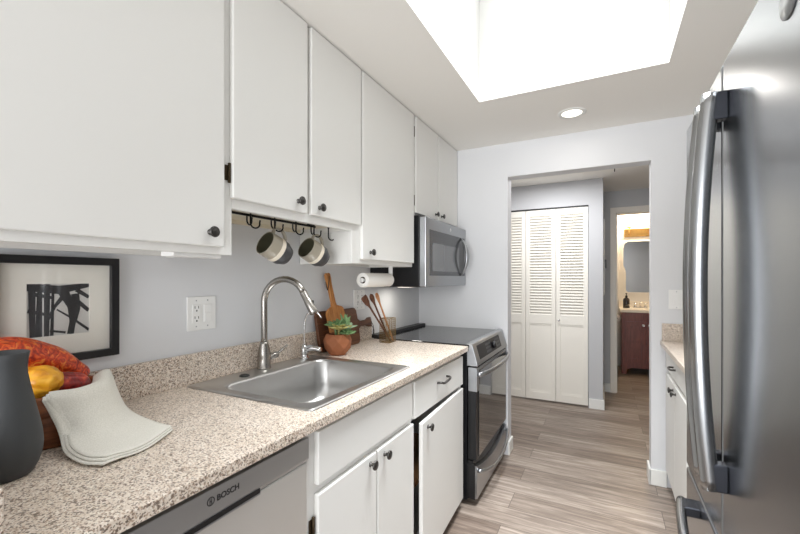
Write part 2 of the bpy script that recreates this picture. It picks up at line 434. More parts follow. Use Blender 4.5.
b = MB(); b.slab([-0.6, 0.72, 1.616, 3.2], [0, 2.052, ZC], [(1, 0)], YB, YB2, 'xzy'); struct(b.build('wall_back', M['wall']), 'pale grey end wall with a doorway to the hall')
# hall: closet wall with an opening for the bifold doors, its end return, the far wall with the bath doorway
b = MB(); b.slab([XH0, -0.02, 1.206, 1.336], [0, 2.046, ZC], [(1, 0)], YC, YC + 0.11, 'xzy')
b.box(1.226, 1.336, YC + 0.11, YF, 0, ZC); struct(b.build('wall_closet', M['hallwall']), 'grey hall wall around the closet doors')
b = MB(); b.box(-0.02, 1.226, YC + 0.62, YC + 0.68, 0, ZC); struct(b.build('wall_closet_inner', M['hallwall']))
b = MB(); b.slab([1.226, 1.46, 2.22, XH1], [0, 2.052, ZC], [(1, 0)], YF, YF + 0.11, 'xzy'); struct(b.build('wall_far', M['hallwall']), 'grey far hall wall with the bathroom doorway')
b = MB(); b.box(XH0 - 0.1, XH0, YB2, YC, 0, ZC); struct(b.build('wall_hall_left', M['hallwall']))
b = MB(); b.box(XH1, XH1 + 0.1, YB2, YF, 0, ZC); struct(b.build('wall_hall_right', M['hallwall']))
b = MB(); b.box(1.33, 3.3, 6.78, 6.88, 0, ZC); struct(b.build('wall_bath_back', M['bathwall']))
b = MB(); b.box(1.33, 1.43, YF + 0.11, 6.78, 0, ZC); struct(b.build('wall_bath_left', M['bathwall']))
b = MB(); b.box(3.2, 3.3, YF + 0.11, 6.78, 0, ZC); struct(b.build('wall_bath_right', M['bathwall']))
# door casing of the bathroom
b = MB(); b.slab([1.405, 1.46, 2.22, 2.275], [0, 2.05, 2.11], [(1, 0)], YF - 0.02, YF, 'xzy'); b.box(1.46, 1.475, YF, YF + 0.11, 0, 2.05); b.box(2.205, 2.22, YF, YF + 0.11, 0, 2.05); b.box(1.46, 2.22, YF, YF + 0.11, 2.037, 2.052)
struct(b.build('trim_1', M['casing'], bevel=0.003), 'cream casing around the bathroom doorway')
# attic hatch edge in the hall ceiling and its cord
b = MB(); b.slab([1.38, 1.41, 2.1, 2.13], [3.50, 3.53, 4.06, 4.09], [(1, 1)], ZC - 0.008, ZC); struct(b.build('trim_2', M['ceil']), 'thin frame of the attic hatch')
c = MB(); c.tube([(1.43, 4.0, ZC), (1.43, 4.0, ZC - 0.05)], 0.004, 8)
tag(c.build('pull_cord', M['socket'], origin=(1.43, 4.0, ZC)), 'short dark pull cord hanging from the hall ceiling hatch', 'cord')
# baseboards
def base(name, x0, x1, y0, y1): 
    b = MB(); b.box(x0, x1, y0, y1, 0.0, 0.10, 0.004); struct(b.build(name, M['trim']))
base('baseboard_back_right', 1.604, 1.70, YB - 0.013, YB)
base('baseboard_jamb_right', 1.603, 1.616, YB - 0.013, YB2 + 0.013)
base('baseboard_jamb_left', 0.72, 0.733, YB - 0.005, YB2 + 0.013)
base('baseboard_hall_left', XH0, 0.72, YB2, YB2 + 0.013)
base('baseboard_hall_right', 1.616, XH1, YB2, YB2 + 0.013)
base('baseboard_closet', 1.21, 1.349, YC - 0.013, YC)
base('baseboard_closet_end', 1.336, 1.349, YC, YF)
base('baseboard_far_left', 1.349, 1.405, YF - 0.013, YF)
base('baseboard_far_right', 2.275, XH1, YF - 0.013, YF)
base('baseboard_bath', 1.43, 1.50, 6.767, 6.78)

# ------------------------------------------------------------------ hardware builders
def knob(parent, p, d, r=0.0165, m='pewter', name='knob'):
    """mushroom knob at p on a face with outward direction d"""
    b = MB(); s = r / 0.0165
    b.lathe([(0, 0), (0.009 * s, 0), (0.009 * s, 0.002), (0.0058 * s, 0.004), (0.0055 * s, 0.013), (0.008 * s, 0.016), (0.0155 * s, 0.018), (0.0165 * s, 0.021),
             (0.0155 * s, 0.024), (0.0115 * s, 0.0255), (0.0105 * s, 0.0245), (0.0085 * s, 0.0262), (0, 0.0275)], p, d, 24)
    return b.build(name, M[m], parent)
def hinge(parent, x, y, z, d=1, axis='y'):
    b = MB(); b.box(x, x + 0.003 * d, y - 0.012, y + 0.012, z - 0.024, z + 0.024, 0.001)
    b.tube([(x + 0.006 * d, y + 0.001, z - 0.027), (x + 0.006 * d, y + 0.001, z + 0.027)], 0.0042, 10)
    b.lathe([(0, -0.006), (0.005, -0.004), (0.004, 0), (0, 0)], (x + 0.006 * d, y + 0.001, z - 0.026), (0, 0, 1), 10)
    b.lathe([(0, 0.006), (0.005, 0.004), (0.004, 0), (0, 0)], (x + 0.006 * d, y + 0.001, z + 0.026), (0, 0, 1), 10)
    return b.build('hinge', M['bronze'], parent)
def door(parent, x0, x1, y0, y1, z0, z1, name='door', m='cab'):
    b = MB(); b.box(x0, x1, y0, y1, z0, z1, 0.0035, 2)
    return b.build(name, M[m], parent)

# ------------------------------------------------------------------ upper cabinets (left wall)
XF, XD = 0.315, 0.333
def upper(label, y0, y1, z0, recess=0.02, under='cab'):
    t = thing('upper_cabinet', label, 'cabinet', (0.0, y0, z0), 'white cabinets along the top of the left wall')
    b = MB(); zb = z0 + recess
    b.box(0.002, XF - 0.02, y0, y0 + 0.016, z0, ZC - 0.002)         # side panels
    b.box(0.002, XF - 0.02, y1 - 0.016, y1, z0, ZC - 0.002)
    b.box(XF - 0.02, XF, y0, y1, z0, ZC - 0.002, 0.0015)            # face frame
    b.build('cabinet_body', M['cab'], t)
    b = MB(); b.box(0.003, XF - 0.021, y0 + 0.017, y1 - 0.017, zb, zb + 0.012); b.box(0.003, 0.02, y0 + 0.017, y1 - 0.017, z0 + 0.004, zb)
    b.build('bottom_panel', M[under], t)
    return t
ZT = ZC - 0.006
u1 = upper('large white upper cabinet nearest the camera, above the framed picture', 0.215, 0.867, 1.374)
d = door(u1, XF, XD, 0.25, 0.827, 1.396, ZT); knob(d, (XD, 0.776, 1.437), (1, 0, 0))
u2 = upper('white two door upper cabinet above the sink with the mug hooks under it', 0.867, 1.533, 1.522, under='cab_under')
d = door(u2, XF, XD, 0.858, 1.206, 1.553, ZT); knob(d, (XD, 1.152, 1.593), (1, 0, 0)); hinge(d, XF + 0.001, 0.851, 1.63)
d = door(u2, XF, XD, 1.228, 1.586, 1.553, ZT); knob(d, (XD, 1.276, 1.587), (1, 0, 0))
u3 = upper('tall single door white upper cabinet above the paper towel roll', 1.533, 2.18, 1.372)
d = door(u3, XF, XD, 1.60, 2.170, 1.394, ZT); knob(d, (XD, 1.668, 1.430), (1, 0, 0))
u4 = upper('short white two door upper cabinet above the microwave', 2.18, YB - 0.002, 1.695, 0.004)
d = door(u4, XF, XD, 2.197, 2.556, 1.704, ZT); knob(d, (XD, 2.51, 1.738), (1, 0, 0)); hinge(d, XF + 0.001, 2.19, 1.78); hinge(d, XF + 0.001, 2.19, 2.2)
d = door(u4, XF, XD, 2.570, 2.957, 1.704, ZT); knob(d, (XD, 2.62, 1.738), (1, 0, 0)); 
b = MB(); b.box(0.235, 0.292, 0.69, 0.848, 1.364, 1.393, 0.003)
tag(b.build('under_cabinet_light', M['plate'], origin=(0.26, 0.77, 1.393)), 'slim white light strip under the nearest upper cabinet', 'light')

# ------------------------------------------------------------------ left countertop with sink cut-out
ZK, ZKB = 0.915, 0.886
b = MB(); b.slab([0.001, 0.075, 0.585, 0.665], [0.205, 0.93, 1.53, 2.192], [(1, 1)], ZKB, ZK)
b.box(0.001, 0.021, 0.226, 2.192, ZK - 0.001, 1.024)
b.box(0.001, 0.655, 0.205, 0.226, ZK - 0.001, 1.022)
ct = tag(b.build('countertop', M['counter'], origin=(0.3, 1.2, ZKB), bevel=0.003), 'speckled beige countertop with backsplash along the left wall', 'countertop')

# ------------------------------------------------------------------ base cabinets (left)
XB, XBD = 0.627, 0.645
t = thing('base_cabinet', 'white two door sink cabinet beside the dishwasher', 'cabinet', (0.0, 0.85, 0.0), 'white base cabinets on the left')
b = MB(); b.box(0.02, XB - 0.02, 0.85, 0.866, 0.10, 0.70); b.box(0.02, XB - 0.02, 1.496, 1.512, 0.10, 0.70); b.box(0.02, XB - 0.02, 0.866, 1.496, 0.10, 0.116)
b.slab([0.85, 0.90, 1.495, 1.512], [0.10, 0.125, 0.675, ZKB - 0.001], [(1, 1)], XB - 0.02, XB, 'yzx')
b.build('cabinet_body', M['cab'], t)
b = MB(); b.box(0.05, 0.57, 0.85, 1.512, 0.0, 0.10); b.build('toe_kick', M['darkgap'], t)
b = MB(); b.box(XB, XBD, 0.887, 1.498, 0.716, 0.868, 0.003); b.build('false_drawer_front', M['cab'], t)
d = door(t, XB, XBD, 0.887, 1.206, 0.105, 0.690); knob(d, (XBD, 1.163, 0.663), (1, 0, 0)); hinge(d, XB + 0.001, 0.876, 0.60)
hinge(d, XB + 0.001, 0.876, 0.18)
d = door(t, XB, XBD, 1.214, 1.511, 0.105, 0.690); knob(d, (XBD, 1.262, 0.660), (1, 0, 0))
t = thing('base_cabinet', 'white base cabinet with one drawer and a door standing ajar beside the stove', 'cabinet', (0.0, 1.512, 0.0), 'white base cabinets on the left')
b = MB(); b.box(0.02, XB, 1.5125, 1.520, 0.10, ZKB - 0.001); b.box(0.02, XB, 2.15, 2.166, 0.06, ZKB - 0.001); b.box(0.02, XB, 1.52, 2.15, 0.06, 0.076); b.box(0.02, 0.035, 1.52, 2.15, 0.076, 0.88)
b.box(XB - 0.02, XB, 1.52, 2.15, 0.86, 0.885); b.box(XB - 0.03, XB - 0.012, 1.52, 2.15, 0.685, 0.70)
b.build('cabinet_body', M['cab'], t)
b = MB(); b.box(0.036, XB - 0.03, 1.521, 2.149, 0.36, 0.378); b.build('shelf', M['shelf_wood'], t)
b = MB(); b.box(0.05, 0.57, 1.5125, 2.166, 0.0, 0.058); b.build('toe_kick', M['darkgap'], t)
dr = door(t, XB, XBD, 1.520, 2.157, 0.704, 0.863, 'drawer')
b = MB(); b.tube(smooth_path([(XBD, 1.775, 0.800), (XBD + 0.02, 1.778, 0.802), (XBD + 0.026, 1.80, 0.796), (XBD + 0.024, 1.84, 0.795), (XBD + 0.026, 1.875, 0.802), (XBD + 0.02, 1.892, 0.806), (XBD, 1.895, 0.806)], 5), [0.0055] * 31, 10, flat=(1, 1.1)); b.build('pull_handle', M['pewter'], dr)
# ajar door, hinged on the right edge
dm = bpy.data.objects.new('door', None)
b = MB(); b.box(0, 0.018, -0.615, 0, 0.06, 0.683, 0.0035)
me_o = b.build('door', M['cab'], t, local=True); me_o.location = (XB + 0.001, 2.157 - 1.512, 0); me_o.rotation_euler = (0, 0, math.radians(2.3))
bpy.data.objects.remove(dm)
kb = MB(); kb.lathe([(0, 0), (0.009, 0), (0.009, 0.002), (0.0058, 0.004), (0.0055, 0.013), (0.008, 0.016), (0.0155, 0.018), (0.0165, 0.021), (0.0155, 0.024), (0.0115, 0.0255), (0.0105, 0.0245), (0.0085, 0.0262), (0, 0.0275)], (0.018, -0.553, 0.650), (1, 0, 0), 24)
kb.build('knob', M['pewter'], me_o, local=True)
b = MB(); b.box(0.40, 0.58, 1.53, 1.60, 0.378, 0.53, 0.003); b.mi = 1; b.box(0.41, 0.57, 1.529, 1.5298, 0.40, 0.47); tag(b.build('food_packet', [M['orange_box'], M['card']], origin=(0.49, 1.565, 0.378)), 'orange packet on the shelf behind the ajar cabinet door', 'packet')
b = MB(); b.lathe([(0, 0), (0.07, 0), (0.08, 0.01), (0.085, 0.12), (0.081, 0.12), (0.076, 0.012), (0, 0.008)], (0.49, 1.615, 0.0762), (0, 0, 1), 32); tag(b.build('cooking_pot', M['blackplastic'], origin=(0.49, 1.615, 0.0762)), 'black cooking pot in the dark bottom of the ajar cabinet', 'pot')

# ------------------------------------------------------------------ dishwasher
t = thing('dishwasher', 'stainless steel dishwasher under the near end of the counter', 'dishwasher', (0.3, 0.53, 0.0))
b = MB(); b.box(0.03, 0.60, 0.236, 0.843, 0.10, 0.872); b.build('tub_body', M['blackpaint'], t)
b = MB(); b.box(0.05, 0.56, 0.24, 0.84, 0.0, 0.10); b.build('toe_kick', M['darkgap'], t)
b = MB(); b.box(0.60, 0.640, 0.238, 0.845, 0.105, 0.800, 0.004); dd = b.build('door', M['dish_steel'], t)
b = MB(); b.prism([(0.60, 0.800), (0.638, 0.800), (0.646, 0.812), (0.646, 0.868), (0.60, 0.868)], 'y', 0.238, 0.845, 0.002)
fs = b.build('control_fascia', M['dish_fascia'], t)
b = MB(); b.box(0.6462, 0.6475, 0.30, 0.672, 0.8005, 0.812, 0.0006); b.mi = 1; b.box(0.6405, 0.6478, 0.30, 0.672, 0.797, 0.8005, 0.0004)
b.build('pocket_handle', [M['blackplastic'], M['steel']], fs)
text_mesh('BOSCH', 0.0175, 'brand_lettering', M['logo_black'], fs, (0.6463, 0.556, 0.8385), (PI / 2, 0, PI / 2))
b = MB(); 
for r0, r1 in ((0.0075, 0.0090),):
    ring = lambda r, x: [(x, 0.542 + r * math.cos(2 * PI * k / 24), 0.8445 + r * math.sin(2 * PI * k / 24)) for k in range(24)]
    b.loft([ring(r0, 0.6463), ring(r0, 0.6468), ring(r1, 0.6468), ring(r1, 0.6463), ring(r0, 0.6463)])
b.box(0.6463, 0.6468, 0.5395, 0.5405, 0.8385, 0.8505); b.box(0.6463, 0.6468, 0.5435, 0.5445, 0.8385, 0.8505); b.box(0.6463, 0.6468, 0.5395, 0.5445, 0.844, 0.845)
b.build('ring_emblem', M['logo_black'], fs)
b = MB(); b.box(0.03, 0.635, 0.207, 0.233, 0.0, ZKB - 0.001, 0.002); tag(b.build('end_panel', M['cab'], origin=(0.33, 0.22, 0)), 'white end panel beside the dishwasher under the counter end', 'panel')

# ------------------------------------------------------------------ sink
t = thing('kitchen_sink', 'rectangular stainless steel drop in sink in the counter', 'sink', (0.33, 1.23, ZK))
b = MB(); n = 8
b.loft([rrect(0.040, 0.610, 0.898, 1.556, 0.014, 0.9155, n), rrect(0.041, 0.609, 0.899, 1.555, 0.014, 0.920, n), rrect(0.048, 0.602, 0.906, 1.548, 0.013, 0.9215, n),
        rrect(0.054, 0.596, 0.912, 1.542, 0.012, 0.9185, n), rrect(0.144, 0.568, 0.944, 1.518, 0.055, 0.9180, n), rrect(0.148, 0.564, 0.948, 1.514, 0.055, 0.9165, n), rrect(0.152, 0.560, 0.952, 1.510, 0.055, 0.908, n),
        rrect(0.164, 0.552, 0.964, 1.502, 0.06, 0.80, n), rrect(0.170, 0.546, 0.970, 1.496, 0.065, 0.752, n), rrect(0.182, 0.534, 0.982, 1.484, 0.07, 0.738, n), rrect(0.215, 0.50, 1.015, 1.45, 0.08, 0.733, n),
        rrect(0.33, 0.39, 1.19, 1.27, 0.03, 0.729, n)], cap1=True)
b.build('sink_bowl', M['sink_steel'], t, rec=False)
b = MB(); b.lathe([(0.042, 0), (0.042, 0.003), (0.034, 0.003), (0.03, 0.0), (0, -0.001)], (0.36, 1.23, 0.731), (0, 0, 1), 28); b.build('drain', M['chrome'], t)
b = MB(); b.lathe([(0, 0.007), (0.014, 0.0065), (0.019, 0.003), (0.0195, 0), (0, 0)], (0.105, 1.10, 0.9185), (0, 0, 1), 24); b.build('hole_cover', M['rubber'], t)

# ------------------------------------------------------------------ gooseneck faucet
t = thing('kitchen_faucet', 'tall brushed nickel gooseneck faucet at the back of the sink', 'faucet', (0.066, 1.238, 0.9185))
fx, fy, fz = 0.066, 1.238, 0.9185
b = MB(); b.lathe([(0, 0), (0.030, 0), (0.030, 0.003), (0.0275, 0.006), (0.0275, 0.052), (0.0265, 0.06), (0.0225, 0.085), (0.0165, 0.105), (0.0155, 0.112), (0, 0.112)], (fx, fy, fz), (0, 0, 1), 32); b.build('faucet_body', M['nickel'], t)
dx, dy = math.cos(math.radians(12)), math.sin(math.radians(12))
P = [(fx, fy, fz + 0.10)] + [(fx, fy, fz + 0.10 + 0.182 * k / 6) for k in range(1, 7)]
R = 0.098
for k in range(1, 15):
    a = PI - k * (PI * 0.86) / 14
    q = R + R * math.cos(a); P.append((fx + q * dx, fy + q * dy, fz + 0.282 + R * math.sin(a)))
b = MB(); b.tube(P, 0.0135, 16); b.build('spout', M['nickel'], t)
e = Vector(P[-1]); dd_ = (Vector(P[-1]) - Vector(P[-2])).normalized()
b = MB(); b.lathe([(0, -0.004), (0.0145, -0.004), (0.0150, 0), (0.0150, 0.035), (0.0165, 0.040), (0.0185, 0.092), (0.0175, 0.098), (0.014, 0.099), (0, 0.099)], e, dd_, 24); sp = b.build('spray_head', M['nickel'], t)
b = MB(); q = e + dd_ * 0.05; b.lathe([(0, 0), (0.006, 0), (0.006, 0.004), (0, 0.005)], q + Vector((0.016 * 0.6, 0.016 * 0.75, 0.006)), (0.6, 0.75, 0.2), 12); b.build('spray_button', M['rubber'], sp)
b = MB(); b.lathe([(0, 0), (0.0135, 0), (0.0135, 0.040), (0.0120, 0.044), (0, 0.044)], (fx + 0.006, fy + 0.022, fz + 0.045), (0.15, 0.98, 0.1), 20)
b.tube(smooth_path([(fx + 0.012, fy + 0.058, fz + 0.052), (fx + 0.018, fy + 0.085, fz + 0.066), (fx + 0.026, fy + 0.112, fz + 0.084)], 5), [0.007] * 6 + [0.006] * 5, 12, flat=(0.7, 1.1)); b.build('lever_handle', M['nickel'], t)

# small drinking water faucet
t = thing('drinking_water_faucet', 'small chrome drinking water faucet with a thin curved spout', 'faucet', (0.078, 1.478, 0.9185))
sx, sy, sz = 0.078, 1.478, 0.9185
b = MB(); b.lathe([(0, 0), (0.023, 0), (0.023, 0.005), (0.0165, 0.009), (0.0165, 0.022), (0.0205, 0.028), (0.0205, 0.050), (0.012, 0.060), (0.006, 0.07), (0, 0.07)], (sx, sy, sz), (0, 0, 1), 24); b.build('faucet_body', M['chrome'], t)
b = MB(); b.tube(smooth_path([(sx + 0.005, sy + 0.004, sz + 0.045), (sx + 0.045, sy + 0.012, sz + 0.052), (sx + 0.085, sy + 0.02, sz + 0.046)], 5), [0.021, 0.022, 0.022, 0.021, 0.020, 0.0185, 0.017, 0.016, 0.015, 0.0145, 0.013], 14, flat=(0.75, 1)); b.build('lever_handle', M['chrome'], t)
b = MB(); b.tube(smooth_path([(sx, sy, sz + 0.06), (sx, sy, sz + 0.13), (sx + 0.004, sy + 0.003, sz + 0.19), (sx + 0.026, sy + 0.012, sz + 0.225), (sx + 0.055, sy + 0.025, sz + 0.222), (sx + 0.075, sy + 0.035, sz + 0.195)], 6), 0.0045, 10); b.build('spout', M['chrome'], t)

# ------------------------------------------------------------------ electric range
RY0, RY1 = 2.200, 2.956
t = thing('range_stove', 'stainless and black electric range at the end of the counter', 'stove', (0.35, 2.58, 0.0))
b = MB(); b.box(0.03, 0.655, RY0, RY1, 0.03, 0.905); 
for yy in (RY0 + 0.05, RY1 - 0.05):
    for xx in (0.08, 0.6): b.lathe([(0, 0), (0.018, 0), (0.018, 0.03), (0, 0.03)], (xx, yy, 0.0), (0, 0, 1), 12)
b.build('oven_body', M['blackpaint'], t)
b = MB(); b.box(0.03, 0.668, RY0 - 0.004, RY1 + 0.002, 0.905, 0.922, 0.003); b.build('cooktop', M['cooktop'], t)
b = MB(); b.box(0.004, 0.062, RY0 - 0.004, RY1 + 0.002, 0.9165, 0.941, 0.007, 3)
for k in range(2): b.box(0.0625, 0.064, RY0 + 0.03, RY1 - 0.03, 0.925 + 0.009 * k, 0.929 + 0.009 * k)
b.build('rear_vent', M['blackplastic'], t)
b = MB(); b.prism([(0.650, 0.800), (0.716, 0.800), (0.716, 0.812), (0.684, 0.924), (0.676, 0.930), (0.650, 0.930)], 'y', RY0, RY1, 0.003)
cp = b.build('control_panel', M['steel'], t)
sl = Vector((0.684 - 0.716, 0, 0.924 - 0.812)); ln = sl.length; sl.normalize(); nrm = Vector((sl.z, 0, -sl.x))
def onpanel(y0, y1, s0, s1, th=0.0012):
    P0 = Vector((0.716, 0, 0.812)); t_ = bmesh.new(); vs = []
    for h in (0.0, th):
        for (yy, s) in ((y0, s0), (y1, s0), (y1, s1), (y0, s1)):
            p = P0 + sl * s + nrm * h; vs.append(t_.verts.new((p.x, yy, p.z)))
    for q in ((0, 3, 2, 1), (4, 5, 6, 7), (0, 1, 5, 4), (1, 2, 6, 5), (2, 3, 7, 6), (3, 0, 4, 7)): t_.faces.new([vs[k] for k in q])
    return t_
b = MB(); b.merge(onpanel(2.27, 2.80, 0.018, 0.100)); dp = b.build('display', M['display'], cp)
for r in range(3):
    for c_ in range(4):
        for y_ in (2.44 + 0.028 * c_, 2.66 + 0.03 * c_):
            b = MB(); b.merge(onpanel(y_, y_ + 0.02, 0.03 + 0.022 * r, 0.042 + 0.022 * r, 0.0018)); b.build('touch_button', M['fridge_side'], dp)
kc = Vector((0.716, 2.605, 0.812)) + sl * 0.055
b = MB(); b.lathe([(0, 0), (0.024, 0), (0.022, 0.018), (0.018, 0.022), (0, 0.022)], kc, nrm, 24); b.build('dial', M['blackplastic'], dp)
# oven door
b = MB(); b.box(0.657, 0.708, RY0 + 0.004, RY1 - 0.004, 0.262, 0.792, 0.004); od = b.build('oven_door', M['blackpaint'], t)
b = MB(); b.box(0.7082, 0.7125, RY0 + 0.045, RY1 - 0.01, 0.275, 0.770, 0.0015); b.build('window_glass', M['blackglass'], od)
b = MB(); b.box(0.66, 0.7122, RY0 + 0.003, RY0 + 0.044, 0.655, 0.793, 0.002); b.box(0.7082, 0.7122, RY0 + 0.044, RY1 - 0.003, 0.772, 0.7915, 0.001); b.build('steel_trim', M['steel'], od)
def bow_handle(parent, y0, y1, z, x0, bow, r, flat, sag=0.0, m='steel', name='handle'):
    P = []; n = 24
    for k in range(n + 1):
        s = k / n; y = y0 + (y1 - y0) * s; c = 1 - (2 * s - 1) ** 2
        P.append((x0 + 0.014 + bow * c ** 0.7, y, z - sag * c))
    b = MB(); b.tube([(x0, y0 + 0.002, z)] + P + [(x0, y1 - 0.002, z)], r, 14, flat=flat, up=(0, 0, 1)); return b.build(name, M[m], parent)
bow_handle(od, RY0 + 0.02, RY1 - 0.02, 0.752, 0.710, 0.036, 0.013, (1.1, 0.75))
# curved dark swoosh and storage drawer
b = MB(); pl = []
nseg = 16
for k in range(nseg + 1):
    s = k / nseg; y = RY0 + 0.006 + (RY1 - RY0 - 0.012) * s; pl.append((y, 0.232 - 0.0 - 0.055 * math.sin(PI * s) ** 1.0))
poly = [(RY0 + 0.006, 0.045), (RY1 - 0.006, 0.045)] + pl[::-1]
b.prism(poly, 'x', 0.660, 0.712); wd = b.build('storage_drawer', M['steel'], t)
b = MB(); pl2 = [(y, z + 0.004) for y, z in pl]
b.prism([(RY0 + 0.006, 0.258), (RY1 - 0.006, 0.258)] + pl2[::-1], 'x', 0.657, 0.690); b.build('curved_recess', M['blackplastic'], t)
bow_handle(wd, RY0 + 0.03, RY1 - 0.02, 0.197, 0.710, 0.030, 0.011, (1.1, 0.8), 0.055)
b = MB(); b.box(0.655, 0.700, RY0 + 0.002, RY0 + 0.018, 0.04, 0.24); b.build('side_rail', M['blackplastic'], t)

# ------------------------------------------------------------------ microwave
t = thing('microwave', 'stainless over the range microwave under the short cabinet', 'microwave', (0.2, 2.58, 1.25))
MX = 0.400; MY0, MY1 = 2.195, 2.958; MZ0, MZ1 = 1.250, 1.690
b = MB(); b.box(0.003, 0.355, MY0 + 0.003, MY1 - 0.003, MZ0 + 0.004, MZ1, 0.003)
for k in range(3): b.box(0.05, 0.33, MY0 + 0.0018, MY0 + 0.0032, 1.62 - 0.012 * k, 1.625 - 0.012 * k)
b.box(0.05, 0.30, MY0 + 0.1, MY1 - 0.1, MZ0 - 0.004, MZ0 + 0.005, 0.002)
b.build('oven_case', M['blackpaint'], t)
b = MB(); b.box(0.356, MX, MY0, MY1, MZ0, MZ1 - 0.012, 0.005, 3); md_ = b.build('door', M['steel'], t)
b = MB(); b.box(MX - 0.001, MX + 0.0025, MY0 + 0.055, MY1 - 0.035, MZ0 + 0.070, MZ1 - 0.085, 0.001); b.build('dark_border', M['mw_frame'], md_)
b = MB(); b.box(MX + 0.0026, MX + 0.0042, MY0 + 0.095, MY1 - 0.165, MZ0 + 0.098, MZ1 - 0.165, 0.0005); b.build('window_glass', M['mw_grey'], md_)
b = MB(); P = []
for k in range(21):
    s = k / 20; c = math.sin(PI * s); P.append((MX + 0.004 + 0.050 * c ** 0.8, MY1 - 0.120 + 0.0 * c, MZ0 + 0.075 + 0.275 * s))
b.tube(P, [0.007 + 0.009 * math.sin(PI * k / 20) for k in range(21)], 14, flat=(0.75, 1.5), up=(1, 0, 0)); b.build('handle', M['steel'], md_)
b = MB(); b.lathe([(0, 0.001), (0.012, 0.001), (0.012, 0), (0, 0)], (MX, 2.62, MZ1 - 0.05), (1, 0, 0), 20); b.build('emblem', M['plate'], md_)
b = MB(); b.box(0.12, 0.20, 2.36, 2.46, MZ0 - 0.008, MZ0 - 0.003, 0.001); b.build('cooktop_lamp', M['hood_lamp'], t)
area('microwave_cooktop_lamp', (0.16, 2.41, MZ0 - 0.012), (0, 0, 0), 0.07, 0.09, 0.5, (1.0, 0.95, 0.86))

# ------------------------------------------------------------------ mug rack, hook, mugs
HY = [1.034, 1.153, 1.273, 1.389]
t = thing('mug_rack', 'black under cabinet mug rack with four pairs of hooks', 'rack', (0.21, 1.18, 1.522))
b = MB(); b.box(0.203, 0.209, 0.90, 1.405, 1.528, 1.537, 0.001); b.box(0.196, 0.216, 0.93, 0.95, 1.536, 1.5415); b.box(0.196, 0.216, 1.36, 1.38, 1.536, 1.5415); b.build('rail', M['black_metal'], t)
def hook_pts(x, y, z, d, r=0.017, h=0.03):
    P = [(x, y, z)]; 
    P.append((x, y, z - h * 0.5))
    for k in range(9):
        a = PI + PI * k / 8 * 1.08
        P.append((x + d * 0.35 * (r + r * math.cos(a)), y + (r + r * math.cos(a)), z - h + r * math.sin(a)))
    P.append((P[-1][0] , P[-1][1] + 0.002, P[-1][2] + 0.010))
    return P
for y in HY:
    b = MB(); b.tube(hook_pts(0.212, y, 1.545, 1, 0.0165, 0.042), 0.003, 8); b.tube(hook_pts(0.200, y - 0.006, 1.536, -1, 0.0165, 0.02), 0.003, 8); b.build('hook', M['black_metal'], t)
b = MB(); b.tube(hook_pts(0.2, 1.507, 1.5415, 1, 0.0165, 0.042), 0.003, 8); b.lathe([(0, 0), (0.006, 0), (0.005, 0.003), (0, 0.003)], (0.2, 1.507, 1.5385), (0, 0, 1), 10)
tag(b.build('cup_hook', M['black_metal'], origin=(0.2, 1.507, 1.5415)), 'single empty black hook to the right of the mug rack', 'hook')

def mug(label, hang, axis, up_hint=(0, 0, 1), R=0.049, L=0.112):
    """hang: where the handle rests on its hook; axis: opening to base"""
    t = thing('coffee_mug', label, 'mug', hang, 'coffee mugs hanging from the rack')
    az = Vector(axis).normalized(); uy = Vector(up_hint); uy = (uy - az * uy.dot(az)).normalized(); ux = uy.cross(az)
    rot = Matrix((ux, uy, az)).transposed()
    t.rotation_euler = rot.to_euler()
    # local: z along the axis (opening at z0), y up to the handle; origin at the inside top of the handle
    cy = -(R + 0.026); z0 = -0.040
    prof = [(R - 0.0035, 0.001), (R - 0.001, 0), (R, 0.003), (R + 0.001, 0.03), (R + 0.001, 0.046), (R + 0.0015, 0.048), (R + 0.0015, 0.062), (R + 0.001, 0.064), (R, 0.085), (R - 0.006, 0.097), (R - 0.012, L), (0, L)]
    b = MB(); b.lathe(prof, (0, cy, z0), (0, 0, 1), 40, mats=[0, 0, 0, 0, 1, 1, 1, 2, 2, 2, 2]); b.build('cup', [M['mug_glaze'], M['mug_band'], M['mug_base']], t, local=True)
    b = MB(); b.lathe([(R - 0.0035, 0.001), (R - 0.004, 0.01), (R - 0.005, 0.085), (R - 0.012, 0.094), (0, 0.095)], (0, cy, z0), (0, 0, 1), 40); b.build('inside', M['mug_inner'], t, local=True, rec=False)
    b = MB(); P = smooth_path([(0, cy + R - 0.003, z0 + 0.018), (0, cy + R + 0.018, z0 + 0.016), (0, cy + R + 0.031, z0 + 0.032), (0, cy + R + 0.029, z0 + 0.055), (0, cy + R + 0.014, z0 + 0.074), (0, cy + R - 0.002, z0 + 0.080)], 6)
    b.tube(P, [0.0065] * len(P), 12, flat=(0.8, 1.5), up=(0, 0, -1)); b.build('handle', [M['mug_glaze']], t, local=True)
    return t
mug('hanging coffee mug on the left, directly above the faucet arch', (0.212, 1.180, 1.490), (0.14, 0.87, -0.42))
mug('hanging coffee mug on the right, farther from the camera', (0.212, 1.416, 1.488), (0.14, 0.87, -0.42))

